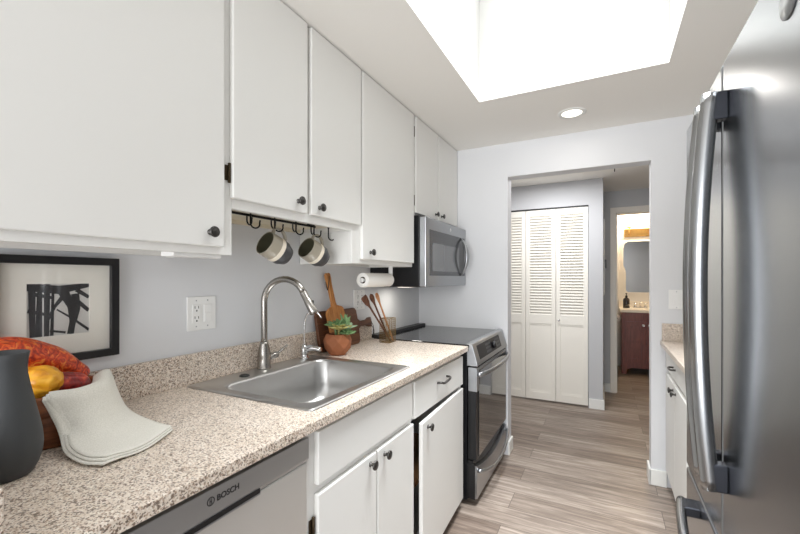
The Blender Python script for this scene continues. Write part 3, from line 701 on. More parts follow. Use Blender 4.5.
# ------------------------------------------------------------------ wall plates
def wall_plate(name, label, cat, y0, y1, z0, z1, kinds, axis='x', at=0.0):
    """plate on wall x=at facing +x (axis x) or on wall y=at facing -y (axis y)"""
    yc, zc = (y0 + y1) / 2, (z0 + z1) / 2
    t = thing(name, label, cat, (at, yc, zc) if axis == 'x' else (yc, at, zc))
    def bx(b, a0, a1, u0, u1, v0, v1, bev=0):
        if axis == 'x': b.box(at + a0, at + a1, u0, u1, v0, v1, bev)
        else: b.box(u0, u1, at - a1, at - a0, v0, v1, bev)
    b = MB(); bx(b, 0.0002, 0.006, y0, y1, z0, z1, 0.002)
    b.build('cover_plate', M['plate'], t)
    n = len(kinds); wd_ = (y1 - y0) / n
    for k, kd in enumerate(kinds):
        c = y0 + wd_ * (k + 0.5)
        if n == 2: c = yc + (-0.023 if k == 0 else 0.023) * (y1 - y0) / 0.117
        b = MB(); bx(b, 0.0055, 0.0085, c - 0.0165, c + 0.0165, zc - 0.0335, zc + 0.0335, 0.0012)
        p = b.build('socket_insert' if kd == 'o' else 'rocker_switch', M['plate'], t)
        b = MB()
        if kd == 'o':
            for dz in (-0.019, 0.019):
                bx(b, 0.0084, 0.0089, c - 0.0085, c - 0.006, zc + dz, zc + dz + 0.009); bx(b, 0.0084, 0.0089, c + 0.006, c + 0.0085, zc + dz, zc + dz + 0.009); bx(b, 0.0084, 0.0089, c - 0.0025, c + 0.0025, zc + dz - 0.011, zc + dz - 0.005)
            b.build('slots', M['socket'], p)
        else:
            bx(b, 0.0084, 0.0100, c - 0.0135, c + 0.0135, zc - 0.028, zc + 0.001, 0.0005); b.build('paddle', M['plate'], p)
        for zs in (zc + 0.0485, zc - 0.0485): b = MB(); bx(b, 0.0058, 0.0066, c - 0.0025, c + 0.0025, zs - 0.0025, zs + 0.0025, 0.0003); b.build('screw', M['steel'], t)
    return t
wall_plate('wall_outlet', 'white double wall plate with socket and switch left of the faucet', 'outlet', 0.928, 1.048, 1.107, 1.233, ['o', 's'])
wall_plate('wall_outlet', 'white double wall plate behind the wooden spoons', 'outlet', 2.010, 2.130, 1.110, 1.232, ['o', 'o'])
wall_plate('light_switch', 'white light switch plate on the end wall beside the doorway', 'switch', 1.708, 1.790, 1.112, 1.231, ['s'], 'y', YB)

# ------------------------------------------------------------------ framed picture
t = thing('framed_picture', 'black framed black and white print with a wide ivory mat on the left wall', 'picture', (0.0, 0.543, 1.214))
b = MB(); b.slab([0.395, 0.417, 0.669, 0.691], [1.066, 1.088, 1.340, 1.362], [(1, 1)], 0.001, 0.026, 'yzx'); b.build('frame', M['frame_black'], t, bevel=0.0015)
b = MB(); b.slab([0.416, 0.473, 0.616, 0.670], [1.087, 1.143, 1.286, 1.341], [(1, 1)], 0.010, 0.0125, 'yzx'); b.build('mat_board', M['mat_board'], t)
b = MB(); b.box(0.006, 0.0098, 0.470, 0.619, 1.140, 1.289); b.mi = 1
def stroke(pts, wds):
    L_, R_ = [], []
    for k, (y, z) in enumerate(pts):
        a = pts[max(k - 1, 0)]; c = pts[min(k + 1, len(pts) - 1)]; dy, dz = c[0] - a[0], c[1] - a[1]; l = math.hypot(dy, dz); ny, nz = -dz / l, dy / l
        L_.append((y + ny * wds[k], z + nz * wds[k])); R_.append((y - ny * wds[k], z - nz * wds[k]))
    b.prism([(min(max(p[0], 0.471), 0.618), min(max(p[1], 1.141), 1.288)) for p in L_ + R_[::-1]], 'x', 0.0098, 0.0101 + random.random() * 0.0003)
def U(u, v): return (0.473 + u * 0.143, 1.286 - v * 0.143)
stroke([U(0, .06), U(.5, .12), U(1, .02)], [0.010, 0.012, 0.007])
stroke([U(.08, .0), U(.09, 1)], [0.008, 0.006]); stroke([U(.20, .0), U(.18, 1)], [0.005, 0.008]); stroke([U(.31, 0), U(.30, 1)], [0.007, 0.006]); stroke([U(.40, .1), U(.38, 1)], [0.003, 0.004])
stroke([U(.30, .75), U(.42, .45), U(.56, .25), U(.62, .1)], [0.003, 0.004, 0.006, 0.008])
stroke([U(.56, .15), U(.70, .45), U(.72, .75), U(.68, 1)], [0.013, 0.010, 0.008, 0.008]); stroke([U(.76, .2), U(.80, .5), U(.76, .75)], [0.010, 0.007, 0.004])
stroke([U(.46, .5), U(.7, .68), U(1, .95)], [0.002, 0.003, 0.004]); stroke([U(.7, .25), U(1, .55)], [0.006, 0.006]); stroke([U(.78, .12), U(1, .28)], [0.006, 0.005]); stroke([U(.05, .18), U(.4, .27)], [0.006, 0.004]); stroke([U(.35, .9), U(.6, .96)], [0.003, 0.003])
stroke([U(.02, .50), U(.34, .60)], [0.005, 0.004])
b.build('print', [M['print_white'], M['print_black']], t)
b = MB(); b.box(0.0135, 0.0150, 0.417, 0.669, 1.088, 1.340); b.build('glazing', M['pane'], t)

# ------------------------------------------------------------------ vase, bowl, pods, towel
b = MB()
vx, vy = 0.322, 0.330
b.lathe([(0, 0), (0.040, 0), (0.044, 0.003), (0.0525, 0.020), (0.0575, 0.040), (0.0592, 0.058), (0.0575, 0.080), (0.0530, 0.105), (0.0460, 0.140), (0.0390, 0.175), (0.0355, 0.196), (0.0348, 0.210), (0.0360, 0.225), (0.0385, 0.240), (0.0377, 0.2412), (0.0357, 0.240), (0.033, 0.210), (0.036, 0.18), (0.048, 0.12), (0.054, 0.06), (0.047, 0.02), (0, 0.012)], (vx, vy, ZK), (0, 0, 1), 48)
tag(b.build('vase', M['vase'], origin=(vx, vy, ZK)), 'matte charcoal ceramic vase at the near end of the counter', 'vase')
t = thing('wooden_bowl', 'brown wooden bowl of pods with a linen towel over its rim', 'bowl', (0.142, 0.462, ZK))
bx_, by_ = 0.142, 0.462
b = MB(); b.lathe([(0, 0.0), (0.108, 0.0), (0.114, 0.004), (0.119, 0.06), (0.1195, 0.078), (0.114, 0.079)], (bx_, by_, ZK), (0, 0, 1), 56)
b.lathe([(0.111, 0.079), (0.104, 0.02), (0.09, 0.014), (0, 0.012)], (bx_, by_, ZK), (0, 0, 1), 56); b.build('bowl_body', M['bowl_wood'], t)
b = MB(); b.lathe([(0.110, 0.0775), (0.1255, 0.0775), (0.127, 0.080), (0.127, 0.116), (0.124, 0.119), (0.112, 0.119), (0.110, 0.116), (0.110, 0.0775)], (bx_, by_, ZK), (0, 0, 1), 56); b.build('rim', M['bowl_wood'], t)
def pod(name, label, pts, rads, m, lobes=8, ridge=0.05, stem=None):
    P = smooth_path(pts, 8); rr = []
    n = len(P)
    for k in range(n):
        s = k / (n - 1) * (len(rads) - 1); i = min(int(s), len(rads) - 2); f = s - i; f = f * f * (3 - 2 * f); rr.append(rads[i] * (1 - f) + rads[i + 1] * f)
    T = []; u = Vector((0, 0, 1)); rings = []
    for k in range(n):
        d_ = (P[min(k + 1, n - 1)] - P[max(k - 1, 0)]).normalized(); u = (u - d_ * u.dot(d_)).normalized(); v = d_.cross(u)
        rings.append([P[k] + (u * math.cos(2 * PI * i / 64) + v * math.sin(2 * PI * i / 64)) * rr[k] * (1 + ridge * (abs(math.cos(lobes * PI * i / 64)) - 0.6)) for i in range(64)])
    b = MB(); b.loft(rings, True, True); c = sum((p for p in P), Vector()) / n
    return tag(b.build(name, M[m], origin=c), label, 'pod', 'pods in the wooden bowl')
pod('dried_pod', 'long orange red pod arching over the wooden bowl', [(0.134, 0.285, 1.085), (0.119, 0.330, 1.112), (0.102, 0.410, 1.118), (0.084, 0.490, 1.088), (0.079, 0.560, 1.040), (0.079, 0.578, 1.022)], [0.012, 0.038, 0.043, 0.040, 0.026, 0.006], 'pod_red')
pod('dried_pod', 'dark crimson pod lying low in the bowl under the long pod', [(0.165, 0.425, 1.03), (0.182, 0.47, 1.042), (0.186, 0.51, 1.036), (0.178, 0.545, 1.025)], [0.010, 0.030, 0.028, 0.008], 'pod_crimson')
pod('dried_pod', 'plump yellow pod resting against the bowl rim beside the vase', [(0.130, 0.402, 1.055), (0.162, 0.423, 1.058), (0.192, 0.442, 1.059), (0.212, 0.456, 1.056), (0.222, 0.464, 1.054)], [0.012, 0.034, 0.037, 0.026, 0.008], 'pod_yellow', 9, 0.07)

# linen towel: rows run from inside the bowl over the rim down to the counter
rows = []
for r_, z_ in ((0.098, 1.030), (0.110, 1.040), (0.121, 1.0435), (0.136, 1.034)):
    rows.append([(bx_ + r_ * math.cos(math.radians(a)), by_ + r_ * math.sin(math.radians(a)), z_ + dz_) for a, dz_ in ((-17, 0), (10, 0), (40, 0.001), (80, 0.012))])
rows += [
    [(0.277, 0.434, 0.995), (0.288, 0.488, 0.995), (0.264, 0.549, 0.995), (0.208, 0.594, 0.997)],
    [(0.290, 0.443, 0.957), (0.308, 0.494, 0.957), (0.280, 0.560, 0.957), (0.222, 0.606, 0.958)],
    [(0.332, 0.436, 0.936), (0.338, 0.502, 0.936), (0.310, 0.568, 0.936), (0.252, 0.616, 0.937)],
    [(0.398, 0.436, 0.928), (0.392, 0.502, 0.928), (0.368, 0.568, 0.928), (0.320, 0.621, 0.930)],
    [(0.438, 0.452, 0.9275), (0.444, 0.492, 0.9275), (0.430, 0.552, 0.9275), (0.385, 0.626, 0.929)],
]
def cr(a, b, c, d, t_): return 0.5 * ((2 * b) + (-a + c) * t_ + (2 * a - 5 * b + 4 * c - d) * t_ * t_ + (-a + 3 * b - 3 * c + d) * t_ ** 3)
def crl(L_, n):
    L2 = [Vector(p) for p in L_]; L2 = [L2[0] * 2 - L2[1]] + L2 + [L2[-1] * 2 - L2[-2]]; out = []
    for k in range(1, len(L2) - 2):
        for j in range(n): out.append(cr(L2[k - 1], L2[k], L2[k + 1], L2[k + 2], j / n))
    out.append(L2[-2]); return out
def cloth(rws, shrink=0.0, down=0.0, nu=8, nv=6):
    fine = [crl(r, nu) for r in rws]; cols = list(zip(*fine)); g_ = [crl(c, nv) for c in cols]
    nu_, nv_ = len(g_), len(g_[0])
    for i in range(nu_):
        for j in range(nv_):
            p = g_[i][j]; f = math.sin(i * 0.45 + j * 0.13) * 0.0012 + math.sin(j * 0.31 + i * 0.12) * 0.0012
            g_[i][j] = Vector((p.x, p.y, p.z + f))
    return g_
g_ = cloth(rows)
t = thing('linen_towel', 'folded natural linen towel draped over the bowl onto the counter', 'towel', (0.33, 0.56, ZK))
for lay in range(3):
    b = MB(); V = []
    nu_, nv_ = len(g_), len(g_[0])
    for i in range(nu_):
        col_ = []
        for j in range(nv_):
            p = g_[i][j].copy(); q = g_[i][min(j + 1, nv_ - 1)] - g_[i][max(j - 1, 0)]; r_ = g_[min(i + 1, nu_ - 1)][j] - g_[max(i - 1, 0)][j]
            nn = r_.cross(q); nn = nn.normalized() if nn.length > 0 else Vector((0, 0, 1))
            if nn.z < 0: nn = -nn
            edge = lay * 0.006 * (1 if lay else 0)
            # lower layers peek out at the near edge
            p -= nn * (0.0034 * lay)
            p += Vector((0.004, -0.007, 0)) * lay * max(0, 1 - i / 5.0) + Vector((0.006, -0.001, 0)) * lay * (max(0, j - nv_ + 9) / 9)
            p.z = max(p.z, ZK + 0.0018 + 0.0034 * (2 - lay))
            col_.append(b.bm.verts.new(p))
        V.append(col_)
    for i in range(nu_ - 1):
        for j in range(nv_ - 1):
            f = b.bm.faces.new((V[i][j], V[i + 1][j], V[i + 1][j + 1], V[i][j + 1])); f.smooth = True
    o = b.build('cloth_layer', M['linen'], t, solid=0.0026)

# ------------------------------------------------------------------ pot with succulents
t = thing('potted_succulent', 'faceted terracotta pot of green succulents in front of the cutting boards', 'plant', (0.150, 1.648, ZK))
px, py = 0.150, 1.648
def hexring(r, z, off): return [(px + r * math.cos(2 * PI * (k + off) / 7), py + r * math.sin(2 * PI * (k + off) / 7), z) for k in range(7)]
b = MB(); R0, R1, R2, R3 = [[b.bm.verts.new(p) for p in hexring(r, z, o_)] for r, z, o_ in ((0.042, ZK, 0), (0.066, ZK + 0.034, 0.5), (0.074, ZK + 0.072, 0), (0.060, ZK + 0.106, 0.5))]
Ri = [b.bm.verts.new(p) for p in hexring(0.054, ZK + 0.106, 0.5)]; Rb = [b.bm.verts.new(p) for p in hexring(0.054, ZK + 0.085, 0.5)]
b.bm.faces.new(R0[::-1])
for A, B, fl in ((R0, R1, 0), (R1, R2, 1), (R2, R3, 0)):
    for k in range(7):
        k2 = (k + 1) % 7
        if fl == 0: b.bm.faces.new((A[k], A[k2], B[k])); b.bm.faces.new((A[k2], B[k2], B[k]))
        else: b.bm.faces.new((A[k], B[k2], B[k])); b.bm.faces.new((A[k], A[k2], B[k2]))
for A, B in ((R3, Ri), (Ri, Rb)):
    for k in range(7): b.bm.faces.new((A[k], A[(k + 1) % 7], B[(k + 1) % 7], B[k]))
b.build('pot', M['terracotta'], t, smooth=False)
b = MB(); b.lathe([(0, 0.002), (0.053, 0)], (px, py, ZK + 0.094), (0, 0, 1), 14); b.build('soil', M['soil'], t)
def rosette(b, c, R_, n_, lean, pts_up):
    for ring, (k_n, rr, tilt) in enumerate(((n_, 1.0, 0.45), (n_ - 1, 0.75, 0.85), (n_ - 3, 0.45, 1.2))):
        for k in range(max(k_n, 3)):
            a = 2 * PI * k / max(k_n, 3) + ring * 0.4 + random.uniform(-.1, .1); L_ = R_ * rr * random.uniform(.9, 1.1)
            d_ = Vector((math.cos(a) * math.cos(tilt), math.sin(a) * math.cos(tilt), math.sin(tilt))); s = Vector((-math.sin(a), math.cos(a), 0)); u_ = d_.cross(s)
            prof = [(0, 0.22), (0.35, 0.36), (0.7, 0.34), (0.9, 0.18), (1.0, 0.03)]
            rings = []
            for tt, w_ in prof:
                ce = Vector(c) + d_ * (L_ * tt) - u_ * (L_ * 0.18 * tt * tt) + Vector(lean) * tt
                rings.append([ce + s * (math.cos(2 * PI * i / 8) * L_ * w_ * 0.7) + u_ * (math.sin(2 * PI * i / 8) * L_ * w_ * 0.25) for i in range(8)])
            b.loft(rings, True, True)
for (ox, oy, oz, R_, n_, mt) in ((0.03, -0.028, 0.130, 0.062, 8, 'leaf2'), (0.035, 0.022, 0.128, 0.060, 8, 'leaf3'), (-0.012, -0.005, 0.138, 0.062, 8, 'leaf'), (-0.02, 0.035, 0.145, 0.058, 7, 'leaf'), (0.058, 0.005, 0.104, 0.048, 6, 'leaf')):
    b = MB(); rosette(b, (px + ox, py + oy, ZK + oz), R_, n_, (0, 0, 0), 0); b.tube([(px + ox * 0.6, py + oy * 0.6, ZK + 0.09), (px + ox, py + oy, ZK + oz + 0.005)], 0.006, 8); b.build('rosette', M[mt], t)
b = MB()
for k in range(16):
    x, y = px + random.uniform(-.005, .045), py + random.uniform(0.0, .04); h = random.uniform(0.07, 0.115)
    P = smooth_path([(x, y, ZK + 0.095), (x + random.uniform(-.01, .012), y + random.uniform(-.005, .015), ZK + 0.095 + h * 0.6), (x + random.uniform(-.018, .022), y + random.uniform(-.01, .032), ZK + 0.095 + h)], 4)
    b.tube(P, [0.0055, 0.0075, 0.009, 0.0095, 0.0095, 0.0085, 0.007, 0.005, 0.001], 8, flat=(0.6, 1.2))
b.build('finger_stems', M['leaf'], t)

# ------------------------------------------------------------------ cutting boards (leaning)
def board(name, label, outline, th, m, origin, ux, uz, cord_at=None, holes=None):
    """outline in board plane (a along ux, b along uz)"""
    t = thing(name, label, 'cutting board', origin, 'wooden cutting boards against the wall')
    ux, uz = Vector(ux).normalized(), Vector(uz).normalized(); nn = ux.cross(uz).normalized()
    mt = Matrix((ux, nn, uz)).transposed().to_4x4()
    b = MB(); b.prism(outline, 'y', 0, th, 0.003, 2, mt); b.build('board', M[m], t, local=True)
    if cord_at:
        P = [mt @ Vector(p) for p in cord_at]; b = MB(); b.tube(smooth_path(P, 6), 0.0022, 8); b.build('leather_loop', M['leather'], t, local=True)
    return t
def arc(cx, cy, r, a0, a1, n=6): return [(cx + r * math.cos(math.radians(a0 + (a1 - a0) * k / n)), cy + r * math.sin(math.radians(a0 + (a1 - a0) * k / n))) for k in range(n + 1)]
# large: rectangular body lying on its long edge, handle to the right (+y)
ol = arc(0.03, 0.03, 0.03, 180, 270) + arc(0.345, 0.03, 0.03, 270, 360) + [(0.378, 0.085), (0.40, 0.098), (0.47, 0.098), (0.500, 0.086), (0.525, 0.084), (0.532, 0.115), (0.525, 0.146), (0.500, 0.144), (0.47, 0.132), (0.40, 0.132), (0.378, 0.145)] + arc(0.345, 0.185, 0.03, 0, 90) + arc(0.03, 0.185, 0.03, 90, 180)
board('cutting_board', 'large dark walnut paddle board lying on its side, handle to the right', ol, -0.018, 'board_dark', (0.058, 1.632, ZK + 0.0005), (0.0, 1, 0.0), (-0.17, 0, 0.985),
      [(0.515, 0.003, 0.118), (0.520, 0.012, 0.085), (0.505, 0.014, 0.05), (0.515, 0.010, 0.035), (0.528, 0.006, 0.07), (0.515, -0.019, 0.118)])
# small: upright paddle with handle up, tilted to the left
ol = arc(-0.055, 0.02, 0.02, 180, 270) + arc(0.055, 0.02, 0.02, 270, 360) + arc(0.045, 0.205, 0.03, 0, 70) + [(0.020, 0.245), (0.0155, 0.262), (0.0145, 0.362), (0.019, 0.390), (0.019, 0.418), (0.010, 0.426), (-0.010, 0.426), (-0.019, 0.418), (-0.019, 0.390), (-0.0145, 0.362), (-0.0155, 0.262), (-0.020, 0.245)] + arc(-0.045, 0.205, 0.03, 110, 180)
board('cutting_board', 'small honey wood paddle board standing upright behind the pot', ol, -0.016, 'board_light', (0.100, 1.775, ZK + 0.0005), (0.0, 1, 0.115), (-0.17, -0.115, 0.985),
      [(0.0, 0.003, 0.407), (-0.018, 0.010, 0.385), (-0.030, 0.006, 0.350), (-0.034, 0.0, 0.335), (-0.026, -0.008, 0.345), (-0.012, -0.018, 0.38), (0.0, -0.018, 0.407)])

# ------------------------------------------------------------------ wire utensil holder with spoons
hx0, hx1, hy0, hy1, hz = 0.150, 0.215, 2.072, 2.150, 0.146
t = thing('utensil_holder', 'square brass wire utensil holder beside the stove', 'utensil holder', ((hx0 + hx1) / 2, (hy0 + hy1) / 2, ZK))
b = MB()
def loop(z, r): 
    c4 = [(hx0, hy0, z), (hx1, hy0, z), (hx1, hy1, z), (hx0, hy1, z)]
    for k in range(4): b.tube([c4[k], c4[(k + 1) % 4]], r, 6)
loop(ZK + 0.002, 0.002); loop(ZK + hz, 0.002)
for (x, y) in ((hx0, hy0), (hx1, hy0), (hx1, hy1), (hx0, hy1)): b.tube([(x, y, ZK), (x, y, ZK + hz)], 0.002, 6)
b.build('wire_frame', M['brass'], t)
b = MB()
for k in range(1, 12):
    z = ZK + hz * k / 12
    loop(z, 0.0008)
for k in range(1, 7):
    y = hy0 + (hy1 - hy0) * k / 7
    for x in (hx0, hx1): b.tube([(x, y, ZK + 0.002), (x, y, ZK + hz)], 0.0008, 5)
    x = hx0 + (hx1 - hx0) * k / 7
    for yy in (hy0, hy1): b.tube([(x, yy, ZK + 0.002), (x, yy, ZK + hz)], 0.0008, 5)
b.build('wire_mesh', M['brass'], t)
b = MB()
for k in range(1, 7):
    x = hx0 + (hx1 - hx0) * k / 7; b.tube([(x, hy0, ZK + 0.002), (x, hy1, ZK + 0.002)], 0.001, 5)
b.build('wire_base', M['brass'], t)
def utensil(name, label, foot, tip, headL, headW, m, kind):
    A, B = Vector(foot), Vector(tip); d_ = (B - A); L_ = d_.length; d_.normalize()
    side = d_.cross(Vector((0.85, -0.5, 0))).normalized()
    nn = d_.cross(side).normalized()
    b = MB(); rings = []
    S_ = [(0, .0035, .0035), (0.01, .0055, .0055), (L_ - headL - 0.02, .0055, .005), (L_ - headL, .008, .004)]
    if kind == 'spoon': S_ += [(L_ - headL * 0.7, headW * 0.85, .006), (L_ - headL * 0.4, headW, .007), (L_ - headL * 0.15, headW * 0.75, .006), (L_, headW * 0.12, .002)]
    else: S_ += [(L_ - headL * 0.7, headW * 0.8, .004), (L_ - headL * 0.2, headW, .0035), (L_, headW * 0.9, .0025)]
    for s, w_, h_ in S_: rings.append([A + d_ * s + side * (math.cos(2 * PI * i / 12) * w_) + nn * (math.sin(2 * PI * i / 12) * h_) for i in range(12)])
    b.loft(rings, True, True)
    return tag(b.build(name, M[m], origin=A), label, 'utensil', 'wooden utensils in the wire holder')
utensil('wooden_spatula', 'dark wooden spatula leaning farthest left in the wire holder', (0.188, 2.136, ZK + 0.006), (0.165, 1.866, 1.201), 0.075, 0.021, 'spoon_dark', 'spat')
utensil('wooden_spoon', 'dark reddish wooden spoon in the middle of the wire holder', (0.178, 2.143, ZK + 0.006), (0.152, 1.962, 1.212), 0.06, 0.016, 'spoon_dark', 'spoon')
utensil('wooden_spoon', 'slim wooden spoon leaning rightmost in the wire holder', (0.205, 2.140, ZK + 0.006), (0.168, 1.998, 1.218), 0.055, 0.013, 'spoon_light', 'spoon')

# ------------------------------------------------------------------ paper towel on under-cabinet holder
t = thing('paper_towel_holder', 'white paper towel roll on a holder under the tall cabinet', 'paper towel', (0.225, 1.92, 1.374))
pz, pxx = 1.293, 0.225
b = MB(); n_ = 40
def circ(r, y): return [(pxx + r * math.cos(2 * PI * k / n_), y, pz + r * math.sin(2 * PI * k / n_)) for k in range(n_)]
b.loft([circ(0.018, 1.765), circ(0.038, 1.765), circ(0.0385, 1.767), circ(0.0385, 2.042), circ(0.038, 2.044), circ(0.018, 2.044), circ(0.018, 1.765)], smooth=True); b.build('paper_roll', M['paper'], t)
b = MB(); b.loft([circ(0.0175, 1.766), circ(0.0175, 2.043), circ(0.016, 2.043), circ(0.016, 1.766), circ(0.0175, 1.766)]); b.build('core_tube', M['card'], t)
b = MB(); b.tube([(pxx, 1.762, pz), (pxx, 2.075, pz)], 0.0075, 12); b.lathe([(0, 0), (0.012, 0.001), (0.012, 0.006), (0, 0.008)], (pxx, 1.756, pz), (0, 1, 0), 16); b.build('rod', M['plate'], t)
b = MB(); b.box(pxx - 0.012, pxx + 0.012, 2.065, 2.078, pz - 0.012, 1.3735, 0.003); b.box(pxx - 0.03, pxx + 0.03, 2.02, 2.085, 1.3735 + 0.0, 1.3905, 0.002); b.build('bracket', M['plate'], t)

# ------------------------------------------------------------------ refrigerator
FX = 1.596; SEAM = 1.128; FY0, FY1 = 0.675, 1.582
t = thing('refrigerator', 'large stainless steel french door refrigerator on the right', 'refrigerator', (1.95, 1.13, 0.0))
b = MB(); b.box(1.665, 2.31, FY0 + 0.004, FY1 - 0.004, 0.02, 1.765, 0.004)
for yy in (FY0 + 0.08, FY1 - 0.08):
    for xx in (1.72, 2.25): b.lathe([(0, 0), (0.02, 0), (0.02, 0.025), (0, 0.025)], (xx, yy, 0), (0, 0, 1), 12)
b.box(1.70, 2.0, FY0 + 0.06, FY0 + 0.16, 1.764, 1.785, 0.004); b.box(1.70, 2.0, FY1 - 0.16, FY1 - 0.06, 1.764, 1.785, 0.004)
b.build('fridge_case', M['fridge_side'], t)
def fdoor(y0, y1, z0, z1, name):
    b = MB(); b.box(FX, 1.660, y0, y1, z0, z1, 0.007, 3); return b.build(name, M['fridge_steel'], t)
dn = fdoor(FY0, SEAM - 0.0025, 0.700, 1.785, 'near_door'); df = fdoor(SEAM + 0.0025, FY1, 0.700, 1.785, 'far_door'); fz_ = fdoor(FY0, FY1, 0.075, 0.690, 'freezer_drawer')
dn.name = 'door'; df.name = 'door'
def vhandle(parent, y):
    z0, z1 = 0.838, 1.705; P = []; R_ = []
    for k in range(41):
        s = k / 40; c = 1 - (2 * s - 1) ** 2; P.append((1.568 - 0.023 * c, y, z0 + (z1 - z0) * s)); R_.append(0.017)
    b = MB(); b.tube(P, R_, 18, flat=(1.05, 0.95), up=(1, 0, 0))
    h_ = b.build('handle', M['fridge_handle'], parent)
    for zz in (z0 + 0.03, z1 - 0.03): b = MB(); b.box(1.566, FX + 0.0005, y - 0.0145, y + 0.0145, zz - 0.030, zz + 0.030, 0.003); b.build('mount', M['dark_mount'], h_)
    return h_
vhandle(dn, 1.090); vhandle(df, 1.164)
P = []
for k in range(31):
    s = k / 30; c = 1 - (2 * s - 1) ** 2; P.append((1.560 - 0.024 * c, 0.80 + 0.62 * s, 0.645))
b = MB(); b.tube(P, 0.015, 18, flat=(1.05, 0.85), up=(0, 0, 1))
h_ = b.build('handle', M['fridge_handle'], fz_)
for yy in (0.83, 1.39): b = MB(); b.box(1.560, FX + 0.0005, yy - 0.03, yy + 0.03, 0.632, 0.658, 0.003); b.build('mount', M['dark_mount'], h_)
b = MB(); b.lathe([(0, 0.003), (0.0275, 0.003), (0.029, 0.0015), (0.029, 0), (0, 0)], (FX, 0.760, 1.702), (-1, 0, 0), 40); b.build('badge', M['badge'], dn)
b = MB(); b.box(1.62, 1.66, FY0 + 0.02, FY1 - 0.02, 0.0, 0.07); b.build('kick_grille', M['blackplastic'], t)

# ------------------------------------------------------------------ right counter and cabinets
RX = 1.690
RYA, RYB = 1.60, YB - 0.002
b = MB(); b.box(1.664, XR - 0.001, RYA, RYB, ZKB, ZK, 0.003); b.box(1.672, XR - 0.021, RYB - 0.020, RYB, ZK - 0.001, 1.022, 0.002); b.box(XR - 0.021, XR - 0.001, RYA, RYB, ZK - 0.001, 1.022, 0.002)
tag(b.build('countertop', M['counter'], origin=(2.0, 2.3, ZKB)), 'speckled beige countertop on the right beyond the refrigerator', 'countertop')
def rcab(label, y0, y1):
    t = thing('base_cabinet', label, 'cabinet', (2.0, y0, 0.0), 'white base cabinets on the right')
    b = MB(); b.box(RX + 0.018, XR - 0.004, y0, y1, 0.10, ZKB - 0.001); b.build('cabinet_body', M['cab'], t)
    b = MB(); b.box(RX + 0.08, XR - 0.004, y0, y1, 0.0, 0.10); b.build('toe_kick', M['darkgap'], t)
    dr = door(t, RX, RX + 0.018, y0 + 0.03, y1 - 0.03, 0.752, 0.872, 'drawer'); ym = (y0 + y1) / 2
    b = MB(); b.tube(smooth_path([(RX, ym - 0.04, 0.815), (RX - 0.022, ym - 0.035, 0.815), (RX - 0.026, ym, 0.812), (RX - 0.022, ym + 0.035, 0.815), (RX, ym + 0.04, 0.815)], 5), 0.0055, 10); b.build('pull_handle', M['pewter'], dr)
    d1 = door(t, RX, RX + 0.018, y0 + 0.03, ym - 0.003, 0.12, 0.722); knob(d1, (RX, ym - 0.045, 0.688), (-1, 0, 0))
    d2 = door(t, RX, RX + 0.018, ym + 0.003, y1 - 0.03, 0.12, 0.722); knob(d2, (RX, ym + 0.045, 0.688), (-1, 0, 0))
rcab('white base cabinet on the right against the end wall', 2.19, RYB)
rcab('white base cabinet on the right next to the refrigerator', RYA, 2.188)

# ------------------------------------------------------------------ recessed ceiling lamps
def can(x, y, label, power):
    t = thing('recessed_ceiling_light', label, 'ceiling light', (x, y, ZC))
    b = MB(); b.lathe([(0.080, 0), (0.078, -0.004), (0.060, -0.006), (0.056, -0.003), (0.056, 0)], (x, y, ZC), (0, 0, 1), 40); b.build('trim_ring', M['trim'], t)
    b = MB(); b.lathe([(0, -0.0035), (0.056, -0.003), (0.056, 0)], (x, y, ZC), (0, 0, 1), 40); b.build('lens', M['lamp'], t)
    l = bpy.data.lights.new('recessed_lamp', 'AREA'); l.shape = 'DISK'; l.size = 0.11; l.energy = power; l.color = (1.0, 0.95, 0.88)
    o = bpy.data.objects.new('recessed_lamp', l); COL.objects.link(o); o.location = (x, y, ZC - 0.012)
can(1.18, 2.600, 'round recessed ceiling light between the skylight and the doorway', 0.7)

# ------------------------------------------------------------------ louvered closet doors
def bifold(name, xs):
    t = bpy.data.objects.new(name, None); COL.objects.link(t); t.location = (xs[0], YC + 0.02, 0.012); t['kind'] = 'structure'; t['label'] = 'white louvered bifold closet door, ' + ('right pair' if xs[0] > 0.5 else 'left pair')
    for k in range(2):
        x0, x1 = xs[k] + 0.002, xs[k + 1] - 0.002; y0, y1 = YC + 0.012, YC + 0.042; z0, z1 = 0.018, 2.030; st = 0.042
        b = MB(); b.box(x0, x0 + st, y0, y1, z0, z1, 0.0015); b.box(x1 - st, x1, y0, y1, z0, z1, 0.0015)
        for za, zb in ((z0, 0.095), (0.825, 0.915), (1.965, z1)): b.box(x0 + st, x1 - st, y0 + 0.001, y1 - 0.001, za, zb, 0.001)
        b.box(x0 + st, x1 - st, y0 + 0.010, y1 - 0.006, 0.09, 0.83)
        b.box(x0 + st, x1 - st, y0 + 0.006, y0 + 0.011, 0.095, 0.11); b.box(x0 + st, x1 - st, y0 + 0.006, y0 + 0.011, 0.81, 0.825)
        ns = 35
        for j in range(ns):
            z = 0.93 + (1.952 - 0.93) * j / (ns - 1)
            mt = Matrix.Translation(((x0 + x1) / 2, (y0 + y1) / 2, z)) @ Matrix.Rotation(math.radians(50), 4, 'X')
            b.box(-(x1 - x0) / 2 + st, (x1 - x0) / 2 - st, -0.0185, 0.0185, -0.0028, 0.0028, 0, 2, mt)
        p = b.build('louvered_panel', M['louver'], t)
        if name == 'door_2' and k == 1:
            b = MB(); b.lathe([(0, 0), (0.008, 0), (0.006, 0.012), (0.012, 0.018), (0.011, 0.024), (0, 0.026)], (x0 + 0.028, y0, 0.868), (0, -1, 0), 18); b.build('knob', M['chrome'], p)
bifold('door_1', [-0.018, 0.288, 0.592]); bifold('door_2', [0.592, 0.897, 1.203])
